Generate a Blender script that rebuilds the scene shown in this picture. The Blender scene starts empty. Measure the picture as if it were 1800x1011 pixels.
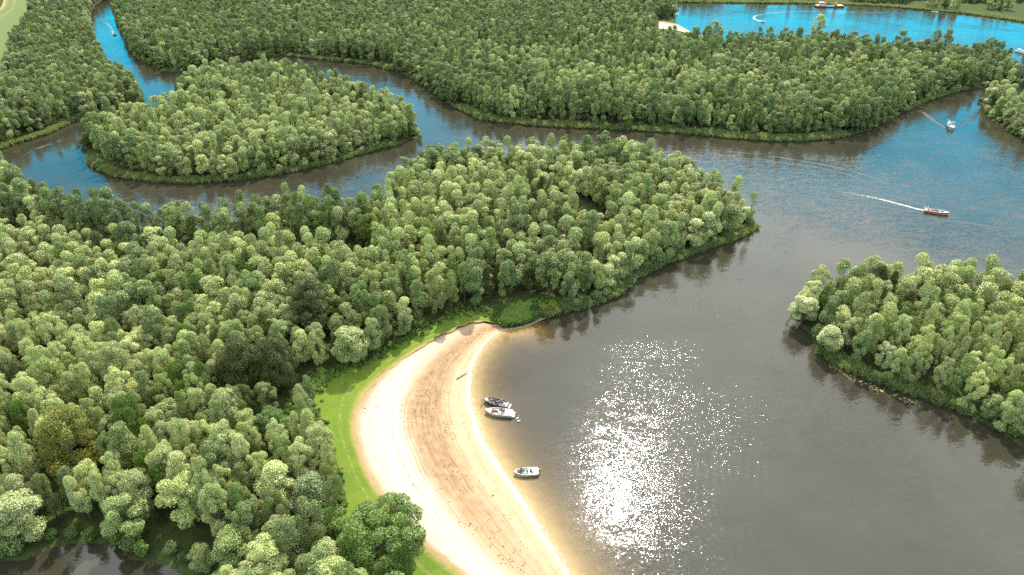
import bpy, bmesh, math, random
import numpy as np
from mathutils import Vector, Matrix

R = math.radians
rng = np.random.default_rng(7)
random.seed(7)
scene = bpy.context.scene
COL = scene.collection

# ------------------------------------------------------------------ camera, sky, sun, exposure
CAM_H, PITCH, FPX = 110.0, R(31.0), 1200.0
cam_d = bpy.data.cameras.new('camera')
cam_d.sensor_width = 36.0
cam_d.lens = 24.0
cam_d.clip_start, cam_d.clip_end = 1.0, 30000.0
cam = bpy.data.objects.new('camera', cam_d)
COL.objects.link(cam)
cam.location = (0, 0, CAM_H)
cam.rotation_euler = (math.pi / 2 - PITCH, 0, 0)
scene.camera = cam

SUN_EL, SUN_AZ = R(47.0), R(12.5)          # azimuth measured from +Y towards +X
SUN_DIR = Vector((math.sin(SUN_AZ) * math.cos(SUN_EL), math.cos(SUN_AZ) * math.cos(SUN_EL), math.sin(SUN_EL)))
sun_d = bpy.data.lights.new('sun', 'SUN')
sun_d.energy = 5.0
sun_d.angle = R(0.53)
sun_d.color = (1.0, 0.94, 0.81)
sun = bpy.data.objects.new('sun', sun_d)
COL.objects.link(sun)
sun.rotation_euler = SUN_DIR.to_track_quat('Z', 'Y').to_euler()
sun.location = SUN_DIR * 900

world = bpy.data.worlds.new('World')
scene.world = world
world.use_nodes = True
WN, WL = world.node_tree.nodes, world.node_tree.links
WN.clear()
w_out = WN.new('ShaderNodeOutputWorld')
w_bg = WN.new('ShaderNodeBackground')
sky = WN.new('ShaderNodeTexSky')
sky.sky_type = 'NISHITA'
sky.sun_disc = False
sky.sun_elevation = SUN_EL
sky.sun_rotation = SUN_AZ
sky.altitude = 300
sky.air_density = 0.85
sky.dust_density = 0.1
sky.ozone_density = 8.0
hs = WN.new('ShaderNodeHueSaturation')
hs.inputs['Hue'].default_value = 0.452
hs.inputs['Value'].default_value = 1.25
hs.inputs['Saturation'].default_value = 1.6
WL.new(sky.outputs[0], hs.inputs['Color'])
# broken fair-weather cloud over the whole dome: noise on the direction flattened to a cloud deck
tc = WN.new('ShaderNodeTexCoord')
sep = WN.new('ShaderNodeSeparateXYZ')
WL.new(tc.outputs['Generated'], sep.inputs[0])
mz = WN.new('ShaderNodeMath'); mz.operation = 'MAXIMUM'; mz.inputs[1].default_value = 0.0
WL.new(sep.outputs[2], mz.inputs[0])
az_ = WN.new('ShaderNodeMath'); az_.operation = 'ADD'; az_.inputs[1].default_value = 0.16
WL.new(mz.outputs[0], az_.inputs[0])
dx = WN.new('ShaderNodeMath'); dx.operation = 'DIVIDE'
dy = WN.new('ShaderNodeMath'); dy.operation = 'DIVIDE'
WL.new(sep.outputs[0], dx.inputs[0]); WL.new(az_.outputs[0], dx.inputs[1])
WL.new(sep.outputs[1], dy.inputs[0]); WL.new(az_.outputs[0], dy.inputs[1])
cmb = WN.new('ShaderNodeCombineXYZ')
WL.new(dx.outputs[0], cmb.inputs[0]); WL.new(dy.outputs[0], cmb.inputs[1])
cmb.inputs[2].default_value = 16.0
cn = WN.new('ShaderNodeTexNoise')
cn.inputs['Scale'].default_value = 1.35
cn.inputs['Detail'].default_value = 6
cn.inputs['Roughness'].default_value = 0.55
WL.new(cmb.outputs[0], cn.inputs['Vector'])
cr = WN.new('ShaderNodeMapRange')
cr.interpolation_type = 'SMOOTHSTEP'
cr.inputs['From Min'].default_value = 0.45
cr.inputs['From Max'].default_value = 0.61
cr.inputs['To Max'].default_value = 1.0
veil = WN.new('ShaderNodeMapRange')        # the cloud deck opens towards the horizon
veil.interpolation_type = 'SMOOTHSTEP'
for k_, v_ in (('From Min', 0.20), ('From Max', 0.50), ('To Min', -0.15), ('To Max', 0.08)):
    veil.inputs[k_].default_value = v_
WL.new(sep.outputs[2], veil.inputs['Value'])
cadd = WN.new('ShaderNodeMath'); cadd.operation = 'ADD'
WL.new(cn.outputs[0], cadd.inputs[0]); WL.new(veil.outputs[0], cadd.inputs[1])
WL.new(cadd.outputs[0], cr.inputs['Value'])
cmix = WN.new('ShaderNodeMix'); cmix.data_type = 'RGBA'
cmix.inputs['B'].default_value = (12.4, 13.1, 13.0, 1)
WL.new(cr.outputs[0], cmix.inputs['Factor'])
WL.new(hs.outputs[0], cmix.inputs['A'])
WL.new(cmix.outputs['Result'], w_bg.inputs['Color'])
w_bg.inputs['Strength'].default_value = 0.10
WL.new(w_bg.outputs[0], w_out.inputs[0])

scene.view_settings.view_transform = 'Standard'
scene.view_settings.look = 'None'
scene.view_settings.gamma = 1.0
scene.view_settings.use_curve_mapping = False
scene.view_settings.exposure = 1.28
scene.render.engine = 'CYCLES'
cy = scene.cycles
cy.max_bounces = 8
cy.diffuse_bounces = 2
cy.glossy_bounces = 3
cy.transmission_bounces = 4
cy.transparent_max_bounces = 8
cy.sample_clamp_indirect = 6.0
cy.caustics_reflective = False
cy.caustics_refractive = False
cy.use_denoising = False

# ------------------------------------------------------------------ helpers
CP, SP = math.cos(PITCH), math.sin(PITCH)


def P(px, py, z=0.0):
    """ground point (at height z) seen at a position of the 1800 x 1011 photograph"""
    u, v = px - 900.0, py - 505.5
    fw, dn = FPX * CP - v * SP, FPX * SP + v * CP
    t = (CAM_H - z) / dn
    return (u * t, fw * t)


def to_px(x, y, z):
    """inverse of P, numpy friendly"""
    dn = CAM_H - z
    zc = y * CP + dn * SP
    v = -y * SP + dn * CP
    return 900 + FPX * x / zc, 505.5 + FPX * v / zc


def poly(pts):
    return np.array([P(*p) for p in pts])


def catmull(pts, n, closed=False):
    pts = np.asarray(pts, float)
    m = len(pts)
    out = []
    segs = m if closed else m - 1
    for i in range(segs):
        if closed:
            p0, p1, p2, p3 = pts[i - 1], pts[i], pts[(i + 1) % m], pts[(i + 2) % m]
        else:
            p0, p1, p2, p3 = pts[max(i - 1, 0)], pts[i], pts[i + 1], pts[min(i + 2, m - 1)]
        for k in range(n):
            t = k / n
            out.append(0.5 * ((2 * p1) + (-p0 + p2) * t + (2 * p0 - 5 * p1 + 4 * p2 - p3) * t * t + (-p0 + 3 * p1 - 3 * p2 + p3) * t ** 3))
    if not closed:
        out.append(pts[-1])
    return np.array(out)


def resample(pl, n):
    seg = np.r_[0, np.cumsum(np.hypot(*np.diff(pl, axis=0).T))]
    t = np.linspace(0, seg[-1], n)
    return np.c_[np.interp(t, seg, pl[:, 0]), np.interp(t, seg, pl[:, 1])]


def seg_dist(q, pl, closed):
    """distance of points q to a polyline"""
    a = pl if closed else pl[:-1]
    b = np.roll(pl, -1, 0) if closed else pl[1:]
    best = np.full(len(q), 1e9)
    for (ax, ay), (bx, by) in zip(a, b):
        ex, ey = bx - ax, by - ay
        L = ex * ex + ey * ey + 1e-9
        t = np.clip(((q[:, 0] - ax) * ex + (q[:, 1] - ay) * ey) / L, 0, 1)
        d = (q[:, 0] - ax - t * ex) ** 2 + (q[:, 1] - ay - t * ey) ** 2
        np.minimum(best, d, out=best)
    return np.sqrt(best)


def inside(q, pl):
    r = np.zeros(len(q), bool)
    b = np.roll(pl, -1, 0)
    for (ax, ay), (bx, by) in zip(pl, b):
        c = (ay > q[:, 1]) != (by > q[:, 1])
        xs = (bx - ax) * (q[:, 1] - ay) / ((by - ay) if by != ay else 1e-9) + ax
        r ^= c & (q[:, 0] < xs)
    return r


def sdist(q, pl):
    d = seg_dist(q, pl, True)
    return np.where(inside(q, pl), d, -d)


def vnoise(x, y, s, seed=0):
    """smooth value noise in 0..1"""
    x, y = np.asarray(x, float) / s, np.asarray(y, float) / s
    xi, yi = np.floor(x).astype(int), np.floor(y).astype(int)
    fx, fy = x - xi, y - yi
    fx, fy = fx * fx * (3 - 2 * fx), fy * fy * (3 - 2 * fy)

    def h(a, b):
        v = np.sin(a * 127.1 + b * 311.7 + seed * 74.7) * 43758.5453
        return v - np.floor(v)
    return (h(xi, yi) * (1 - fx) + h(xi + 1, yi) * fx) * (1 - fy) + (h(xi, yi + 1) * (1 - fx) + h(xi + 1, yi + 1) * fx) * fy


def mesh_np(name, verts, faces, smooth=False):
    """mesh from numpy: verts (n,3), faces (m,k) all of one size"""
    me = bpy.data.meshes.new(name)
    verts = np.ascontiguousarray(verts, np.float32)
    faces = np.ascontiguousarray(faces, np.int32)
    k = faces.shape[1]
    me.vertices.add(len(verts)); me.vertices.foreach_set('co', verts.ravel())
    me.loops.add(faces.size); me.loops.foreach_set('vertex_index', faces.ravel())
    me.polygons.add(len(faces))
    me.polygons.foreach_set('loop_start', np.arange(0, faces.size, k, dtype=np.int32))
    me.polygons.foreach_set('loop_total', np.full(len(faces), k, np.int32))
    me.polygons.foreach_set('use_smooth', np.full(len(faces), smooth))
    me.update(calc_edges=True)
    return me


def attr(me, name, vals):
    a = me.attributes.new(name, 'FLOAT', 'POINT')
    a.data.foreach_set('value', np.ascontiguousarray(vals, np.float32))


def grid_faces(nr, nc):
    i = np.arange(nr * nc).reshape(nr, nc)
    return np.stack([i[:-1, :-1], i[:-1, 1:], i[1:, 1:], i[1:, :-1]], -1).reshape(-1, 4)


def link(name, me, mat=None, parent=None, loc=None):
    o = bpy.data.objects.new(name, me)
    COL.objects.link(o)
    if mat is not None and me is not None and not me.materials:
        me.materials.append(mat)
    if parent is not None:
        o.parent = parent
    if loc is not None:
        o.location = loc
    return o


def tag(o, label=None, cat=None, group=None, kind=None):
    if label: o['label'] = label
    if cat: o['category'] = cat
    if group: o['group'] = group
    if kind: o['kind'] = kind
    return o


# ------------------------------------------------------------------ node helpers
class NT:
    def __init__(s, name):
        s.m = bpy.data.materials.new(name)
        s.m.use_nodes = True
        s.t = s.m.node_tree
        s.t.nodes.clear()
        s.out = s.n('ShaderNodeOutputMaterial')

    def n(s, typ, **kw):
        x = s.t.nodes.new(typ)
        for k, v in kw.items():
            setattr(x, k, v)
        return x

    def l(s, a, b):
        s.t.links.new(a, b)

    def val(s, sock, v):
        if hasattr(v, 'is_output'):
            s.l(v, sock)
        elif isinstance(v, (tuple, list)) and len(v) == 3 and sock.type == 'RGBA':
            sock.default_value = (*v, 1)
        else:
            sock.default_value = v

    def math(s, op, a, b=0.0, c=None, clamp=False):
        x = s.n('ShaderNodeMath', operation=op, use_clamp=clamp)
        s.val(x.inputs[0], a); s.val(x.inputs[1], b)
        if c is not None: s.val(x.inputs[2], c)
        return x.outputs[0]

    def mix(s, f, a, b, blend='MIX'):
        x = s.n('ShaderNodeMix', data_type='RGBA', blend_type=blend)
        s.val(x.inputs['Factor'], f); s.val(x.inputs['A'], a); s.val(x.inputs['B'], b)
        return x.outputs['Result']

    def rng(s, v, a, b, c=0.0, d=1.0, smooth=False):
        x = s.n('ShaderNodeMapRange', interpolation_type='SMOOTHSTEP' if smooth else 'LINEAR')
        s.val(x.inputs['Value'], v)
        for k, w in zip(('From Min', 'From Max', 'To Min', 'To Max'), (a, b, c, d)):
            s.val(x.inputs[k], w)
        return x.outputs[0]

    def attr(s, name):
        return s.n('ShaderNodeAttribute', attribute_name=name).outputs['Fac']

    def noise(s, scale, detail=3.0, rough=0.5, vec=None, out=0, dist=0.0):
        x = s.n('ShaderNodeTexNoise')
        s.val(x.inputs['Scale'], scale); s.val(x.inputs['Detail'], detail); s.val(x.inputs['Roughness'], rough)
        x.inputs['Distortion'].default_value = dist
        s.l(vec if vec is not None else s.pos(), x.inputs['Vector'])
        return x.outputs[out]

    def pos(s):
        if not hasattr(s, '_pos'):
            s._pos = s.n('ShaderNodeNewGeometry').outputs['Position']
        return s._pos

    def bump(s, h, strength=0.5, dist=0.1):
        x = s.n('ShaderNodeBump')
        x.inputs['Strength'].default_value = strength
        x.inputs['Distance'].default_value = dist
        s.l(h, x.inputs['Height'])
        return x.outputs[0]

    def principled(s, color, rough=0.6, normal=None, **kw):
        b = s.n('ShaderNodeBsdfPrincipled')
        s.val(b.inputs['Base Color'], color); s.val(b.inputs['Roughness'], rough)
        if normal is not None: s.l(normal, b.inputs['Normal'])
        for k, v in kw.items():
            s.val(b.inputs[k], v)
        s.l(b.outputs[0], s.out.inputs[0])
        return b


def simple(name, color, rough=0.5, metallic=0.0, var=0.12, scale=3.0):
    """paint, cloth, plastic... with a little soiling"""
    t = NT(name)
    n = t.noise(scale, 4)
    c = t.mix(t.math('MULTIPLY', n, var * 2), color, tuple(x * 0.45 for x in color))
    t.principled(c, t.rng(n, 0.2, 0.8, rough * 0.85, min(1, rough * 1.2)), Metallic=metallic)
    return t.m


# ------------------------------------------------------------------ layout of the land, in world metres
ZC = 12.5                                   # height of the canopy edge where only tree tops show
BEACH_IN = [(1075, 1120), (1035, 1060), (1003, 1011), (962, 945), (922, 880), (887, 830), (860, 786), (839, 740), (828, 700), (827, 662), (842, 622), (866, 592), (890, 580), (925, 574), (955, 561), (990, 549)]
BEACH_OUT = [(930, 1120), (865, 1050), (812, 1011), (757, 970), (716, 930), (680, 888), (650, 846), (632, 800), (623, 760), (629, 722), (648, 688), (682, 654), (720, 625), (760, 601), (800, 582), (838, 568), (872, 571), (915, 563), (945, 551), (982, 540)]
beach_in = catmull(poly(BEACH_IN), 8)
beach_out = catmull(poly(BEACH_OUT), 8)

LAND = {}
LAND['A'] = [(1075, 1120), (1035, 1060), (1003, 1011), (962, 945), (922, 880), (887, 830), (860, 786), (839, 740), (828, 700), (827, 662), (842, 622), (866, 592), (890, 580),
             (925, 573), (948, 560), (985, 549), (1030, 538), (1085, 517), (1115, 490), (1160, 467), (1205, 450), (1260, 431), (1305, 414), (1326, 400), (1336, 382),
             (1336, 340, ZC), (1318, 322, ZC), (1288, 304, ZC), (1240, 280, ZC), (1180, 258, ZC), (1100, 246, ZC), (1010, 242, ZC), (900, 236, ZC), (850, 236, ZC), (800, 240, ZC), (745, 255, ZC), (708, 270, ZC), (690, 292, ZC), (662, 316, ZC), (640, 332, ZC),
             (600, 338, ZC), (560, 333, ZC), (530, 322, ZC), (490, 325, ZC), (440, 336, ZC), (410, 345, ZC), (360, 350, ZC), (300, 350, ZC), (240, 350, ZC), (200, 343, ZC), (150, 336, ZC), (110, 330, ZC), (60, 310, ZC), (20, 282, ZC), (0, 272, ZC), (-60, 262, ZC),
             (-350, 250), (-500, 420), (-420, 800), (-160, 990), (-30, 992), (40, 985), (80, 966), (130, 957), (180, 955), (212, 962), (225, 985), (280, 990), (330, 1015), (390, 1060), (420, 1250), (1150, 1250)]
LAND['B'] = [(150, 262), (160, 288), (200, 308), (245, 316), (300, 321), (360, 321), (420, 316), (480, 308), (540, 296), (600, 281), (650, 266), (700, 255), (730, 243),
             (738, 218, 9), (733, 192, ZC), (718, 168, ZC), (692, 153, ZC), (660, 143, ZC), (620, 133, ZC), (580, 121, ZC), (550, 113, ZC), (500, 105, ZC), (460, 101, ZC), (400, 104, ZC), (350, 110, ZC), (318, 118, ZC), (306, 138, ZC), (300, 155, ZC), (275, 170, ZC), (235, 180, ZC), (195, 185, ZC), (155, 198, ZC), (140, 215, 10), (138, 240, 4)]
LAND['C'] = [(-300, 330), (-60, 278), (0, 262), (20, 255), (80, 236), (130, 214), (190, 200), (228, 184), (243, 170, 6), (243, 140, ZC), (232, 114, ZC), (202, 108, ZC), (182, 84, ZC), (165, 55, ZC), (155, 20, ZC), (158, -10, ZC), (185, -30, ZC), (250, -60), (230, -100), (-2500, -150), (-2500, 200)]
LAND['D'] = [(320, -70), (230, -30), (192, -8), (196, 15), (205, 42), (222, 75), (238, 102), (266, 116), (303, 128), (360, 122), (420, 108), (480, 100), (510, 99), (545, 103), (585, 107), (640, 112), (690, 124), (730, 143), (760, 164), (790, 184), (825, 200), (850, 211), (900, 217), (960, 222), (1040, 226), (1100, 229), (1160, 232), (1230, 238), (1300, 244), (1370, 248), (1440, 246), (1490, 239), (1530, 228), (1560, 213), (1590, 196), (1620, 180), (1660, 167), (1700, 157), (1760, 151), (1900, 150),
             (2100, 140), (1950, 112, ZC), (1797, 103, ZC), (1780, 90, ZC), (1750, 76, ZC), (1700, 76, ZC), (1640, 70, ZC), (1600, 67, ZC), (1560, 68, ZC), (1500, 58, ZC), (1440, 56, ZC), (1400, 56, ZC), (1330, 54, ZC), (1260, 58, ZC), (1225, 62), (1205, 57), (1188, 49), (1187, 38), (1188, 28), (1188, 14), (1186, 0), (1180, -15), (1100, -30), (1000, -28), (960, -8), (940, 4), (900, 6), (875, 0), (860, -25), (700, -60)]
LAND['E'] = [(1722, 176), (1728, 190), (1736, 204), (1762, 223), (1790, 242), (1830, 262), (2100, 330), (2500, 300), (2300, 180), (1850, 160, ZC), (1790, 142, ZC), (1755, 136, ZC), (1738, 140, ZC), (1728, 158, 8)]
LAND['F'] = [(1392, 560), (1405, 574), (1424, 592), (1440, 620), (1470, 640), (1505, 656), (1545, 672), (1585, 686), (1625, 697), (1660, 712), (1700, 728), (1740, 750), (1780, 776), (1810, 796), (1900, 860), (2400, 1000), (2500, 500), (1950, 468, ZC), (1800, 460, ZC), (1760, 450, ZC), (1700, 445, ZC), (1630, 440, ZC), (1580, 440, ZC), (1530, 436, ZC), (1495, 446, ZC), (1483, 468, ZC), (1440, 472, ZC), (1410, 484, ZC), (1396, 515, ZC), (1388, 545, 4)]
LAND['G'] = [(700, -75), (900, -45), (1080, -6), (1140, 2), (1190, 4.5), (1300, 5.5), (1400, 6.5), (1480, 8.5), (1560, 12.5), (1620, 17.5), (1700, 25), (1760, 33), (1800, 39), (2300, 105), (3500, 110), (4500, -150), (-1500, -190), (-1500, -120)]
LANDW = {k: catmull(poly(v), 4, True) for k, v in LAND.items()}
del LANDW['A']
LANDW['A'] = catmull(poly(LAND['A']), 4, True)

VERGE_IN = [(760, 1200), (720, 1100), (655, 1011), (610, 930), (590, 850), (574, 795), (555, 752), (552, 705), (566, 672), (606, 652), (645, 640), (684, 618), (724, 594), (770, 570), (820, 552), (868, 552), (910, 542), (940, 534), (976, 528)]
verge_in = catmull(poly(VERGE_IN), 8)
beach_poly = np.r_[beach_in, beach_out[::-1]]
verge_poly = np.r_[beach_out, verge_in[::-1]]
FIELD = catmull(poly([(-300, 160, 10), (-20, 146, 10), (4, 130, 10), (12, 95, 10), (24, 62, 10), (46, 38, 9), (54, 5, 9), (62, -40), (-500, -60)]), 4, True)
CLEARING = poly([(790, 5), (830, 12), (885, 16), (900, 8), (860, -6), (800, -8)])
LANES = [  # gaps between the stands: (points, half width in metres)
    ([(-60, 392), (60, 398), (160, 412), (260, 420), (360, 428), (450, 430), (540, 428), (610, 430), (640, 452)], 7.0),
    ([(880, 300), (950, 320), (1010, 345), (1050, 385)], 7.0),
    ([(1500, 150), (1250, 175), (1050, 165)], 2.2),
    ([(1500, 95), (1580, 92), (1660, 105)], 4.0),
    ([(60, 955), (130, 935), (190, 930), (300, 945)], 6.0),
    ([(480, 740), (545, 640)], 3.5),
]
LANES = [(catmull(poly([(a, b, 5.0) for a, b in p]), 5), w) for p, w in LANES]


def land_sd(q):
    d = np.full(len(q), -1e9)
    for pl in LANDW.values():
        np.maximum(d, sdist(q, pl), out=d)
    return d


# ------------------------------------------------------------------ materials of the setting
def mat_ground():
    t = NT('forest_floor')
    n1, n2 = t.noise(0.35, 5), t.noise(2.2, 4)
    c = t.mix(t.rng(n1, 0.35, 0.65), (0.022, 0.028, 0.010), (0.036, 0.058, 0.013))
    c = t.mix(t.rng(n2, 0.45, 0.75), c, (0.038, 0.030, 0.018))
    t.principled(c, 0.95, t.bump(n2, 0.8, 0.4), **{'Specular IOR Level': 0.06})
    return t.m


def mat_grass(name, a, b, dry):
    t = NT(name)
    n1, n2, n3 = t.noise(0.16, 4), t.noise(1.1, 5, 0.65), t.noise(7.0, 3, 0.7)
    c = t.mix(t.rng(n1, 0.35, 0.65), a, b)
    c = t.mix(t.math('MULTIPLY', t.rng(n2, 0.48, 0.68), 0.8), c, dry)
    c = t.mix(t.math('MULTIPLY', t.rng(n3, 0.4, 0.75), 0.45), c, (0.045, 0.08, 0.012))
    # worn double track along the verge and scuffed earth at its sandy edge
    e = t.attr('edge')
    w = t.math('ADD', e, t.rng(n2, 0, 1, -0.10, 0.10))
    c = t.mix(t.math('MULTIPLY', t.rng(w, 0.16, 0.02, 0, 0.75), t.rng(n3, 0.2, 0.6, 0.5, 1.0)), c, (0.27, 0.175, 0.085))
    p = t.math('ABSOLUTE', t.math('SUBTRACT', e, 0.36))
    c = t.mix(t.math('MULTIPLY', t.rng(p, 0.05, 0.015), t.rng(n2, 0.42, 0.6, 0, 0.32)), c, (0.24, 0.20, 0.10))
    t.principled(c, 0.9, t.bump(t.math('ADD', n3, n2), 0.7, 0.25), **{'Specular IOR Level': 0.10})
    return t.m


def mat_sand():
    t = NT('sand')
    u, s = t.attr('u'), t.attr('s')
    n0, n1, n2, n3 = t.noise(0.10, 4, 0.6), t.noise(0.45, 5, 0.65), t.noise(2.6, 5, 0.7), t.noise(9.0, 3, 0.7)
    wob = t.math('ADD', u, t.math('MULTIPLY', t.math('SUBTRACT', n0, 0.5), 0.10))
    wob = t.math('ADD', wob, t.math('MULTIPLY', t.math('SUBTRACT', n1, 0.5), 0.05))
    pale, tan, brown = (0.355, 0.298, 0.240), (0.248, 0.168, 0.100), (0.105, 0.060, 0.029)
    c = t.mix(t.math('MAXIMUM', t.math('MULTIPLY', t.rng(wob, 0.66, 0.46, 0.10, 0.95), t.rng(n1, 0.3, 0.7, 0.65, 1.0)), t.rng(s, 0.62, 0.90, 0.0, 0.85)), pale, tan)
    # wide band of raked, weed-strewn tan sand in the middle of the beach, broader at the far end
    far = t.rng(s, 0.45, 0.92)
    band = t.math('MULTIPLY', t.rng(wob, 0.16, 0.30), t.rng(wob, t.math('ADD', 0.62, t.math('MULTIPLY', far, 0.45)), t.math('ADD', 0.48, t.math('MULTIPLY', far, 0.3))))
    c = t.mix(t.math('MULTIPLY', band, t.rng(n1, 0.2, 0.75, 0.55, 1.0)), c, tan)
    core = t.math('MULTIPLY', t.rng(wob, 0.24, 0.34), t.rng(wob, 0.66, 0.52))
    sv = t.n('ShaderNodeCombineXYZ')
    t.l(t.math('MULTIPLY', t.math('ADD', u, t.math('MULTIPLY', t.math('SUBTRACT', n0, 0.5), 0.04)), 62.0), sv.inputs[0]); t.l(t.math('MULTIPLY', s, 14.0), sv.inputs[1])
    streak = t.noise(1.0, 4, 0.65, sv.outputs[0])
    c = t.mix(t.math('MULTIPLY', t.rng(streak, 0.45, 0.75), t.rng(wob, 1.0, 0.5, 0.15, 0.55)), c, tan)
    core = t.math('MULTIPLY', core, t.rng(streak, 0.30, 0.62, 0.25, 1.0))
    core = t.math('MULTIPLY', core, t.math('MULTIPLY', t.rng(s, 0.12, 0.35), t.rng(s, 0.98, 0.70)))
    c = t.mix(t.math('MULTIPLY', core, t.rng(n1, 0.32, 0.62, 0.45, 0.95)), c, brown)
    # rake and tyre lines running along the beach
    ln = t.n('ShaderNodeTexNoise', noise_dimensions='1D')
    ln.inputs['Scale'].default_value = 60.0
    ln.inputs['Detail'].default_value = 2.0
    t.l(t.math('ADD', u, t.math('MULTIPLY', t.math('SUBTRACT', n0, 0.5), 0.03)), ln.inputs['W'])
    lines = t.rng(ln.outputs[0], 0.60, 0.68)
    brk = t.rng(n1, 0.35, 0.6, 0.2, 1.0)
    c = t.mix(t.math('MULTIPLY', t.math('MULTIPLY', lines, brk), 0.65), c, (0.20, 0.115, 0.062))
    for k, (u0, wd) in enumerate(((0.33, 0.006), (0.395, 0.005), (0.455, 0.005), (0.24, 0.004), (0.60, 0.004), (0.70, 0.004), (0.82, 0.004))):
        dd = t.math('ABSOLUTE', t.math('SUBTRACT', t.math('ADD', u, t.math('MULTIPLY', t.math('SUBTRACT', n0, 0.5), 0.05 + 0.02 * k)), u0))
        c = t.mix(t.math('MULTIPLY', t.rng(dd, wd, wd * 0.3), t.math('MULTIPLY', brk, 0.65 if k < 4 else 0.4)), c, (0.12, 0.07, 0.038))
    # footprints and clods
    foot = t.math('MULTIPLY', t.rng(n2, 0.60, 0.72), t.rng(n1, 0.42, 0.62))
    c = t.mix(t.math('MULTIPLY', foot, t.rng(band, 0, 1, 0.12, 0.75)), c, (0.17, 0.105, 0.06))
    c = t.mix(t.math('MULTIPLY', t.rng(n3, 0.35, 0.8), 0.22), c, (0.28, 0.18, 0.1))
    # bleached foam-washed line at the water, amber bed below it, brown turf mould at the grass
    fo = t.math('MULTIPLY', t.math('MULTIPLY', t.rng(wob, 0.004, 0.02), t.rng(wob, 0.07, 0.035)), t.rng(n1, 0.3, 0.6, 0.4, 1.0))
    c = t.mix(t.math('MULTIPLY', fo, 0.85), c, (0.33, 0.295, 0.25))
    bed = t.rng(u, 0.0, -0.04)
    c = t.mix(bed, c, t.mix(t.rng(n1, 0.3, 0.7), (0.31, 0.235, 0.125), (0.26, 0.18, 0.08)))
    edge = t.rng(t.math('ADD', wob, t.math('MULTIPLY', t.math('SUBTRACT', n2, 0.5), 0.05)), 0.90, 0.985)
    c = t.mix(t.math('MULTIPLY', edge, 0.85), c, (0.19, 0.115, 0.055))
    h = t.math('ADD', t.math('MULTIPLY', n3, 0.4), t.math('SUBTRACT', n2, t.math('MULTIPLY', lines, 0.8)))
    t.principled(c, 0.9, t.bump(h, 0.6, 0.12), **{'Specular IOR Level': 0.12})
    return t.m


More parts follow.
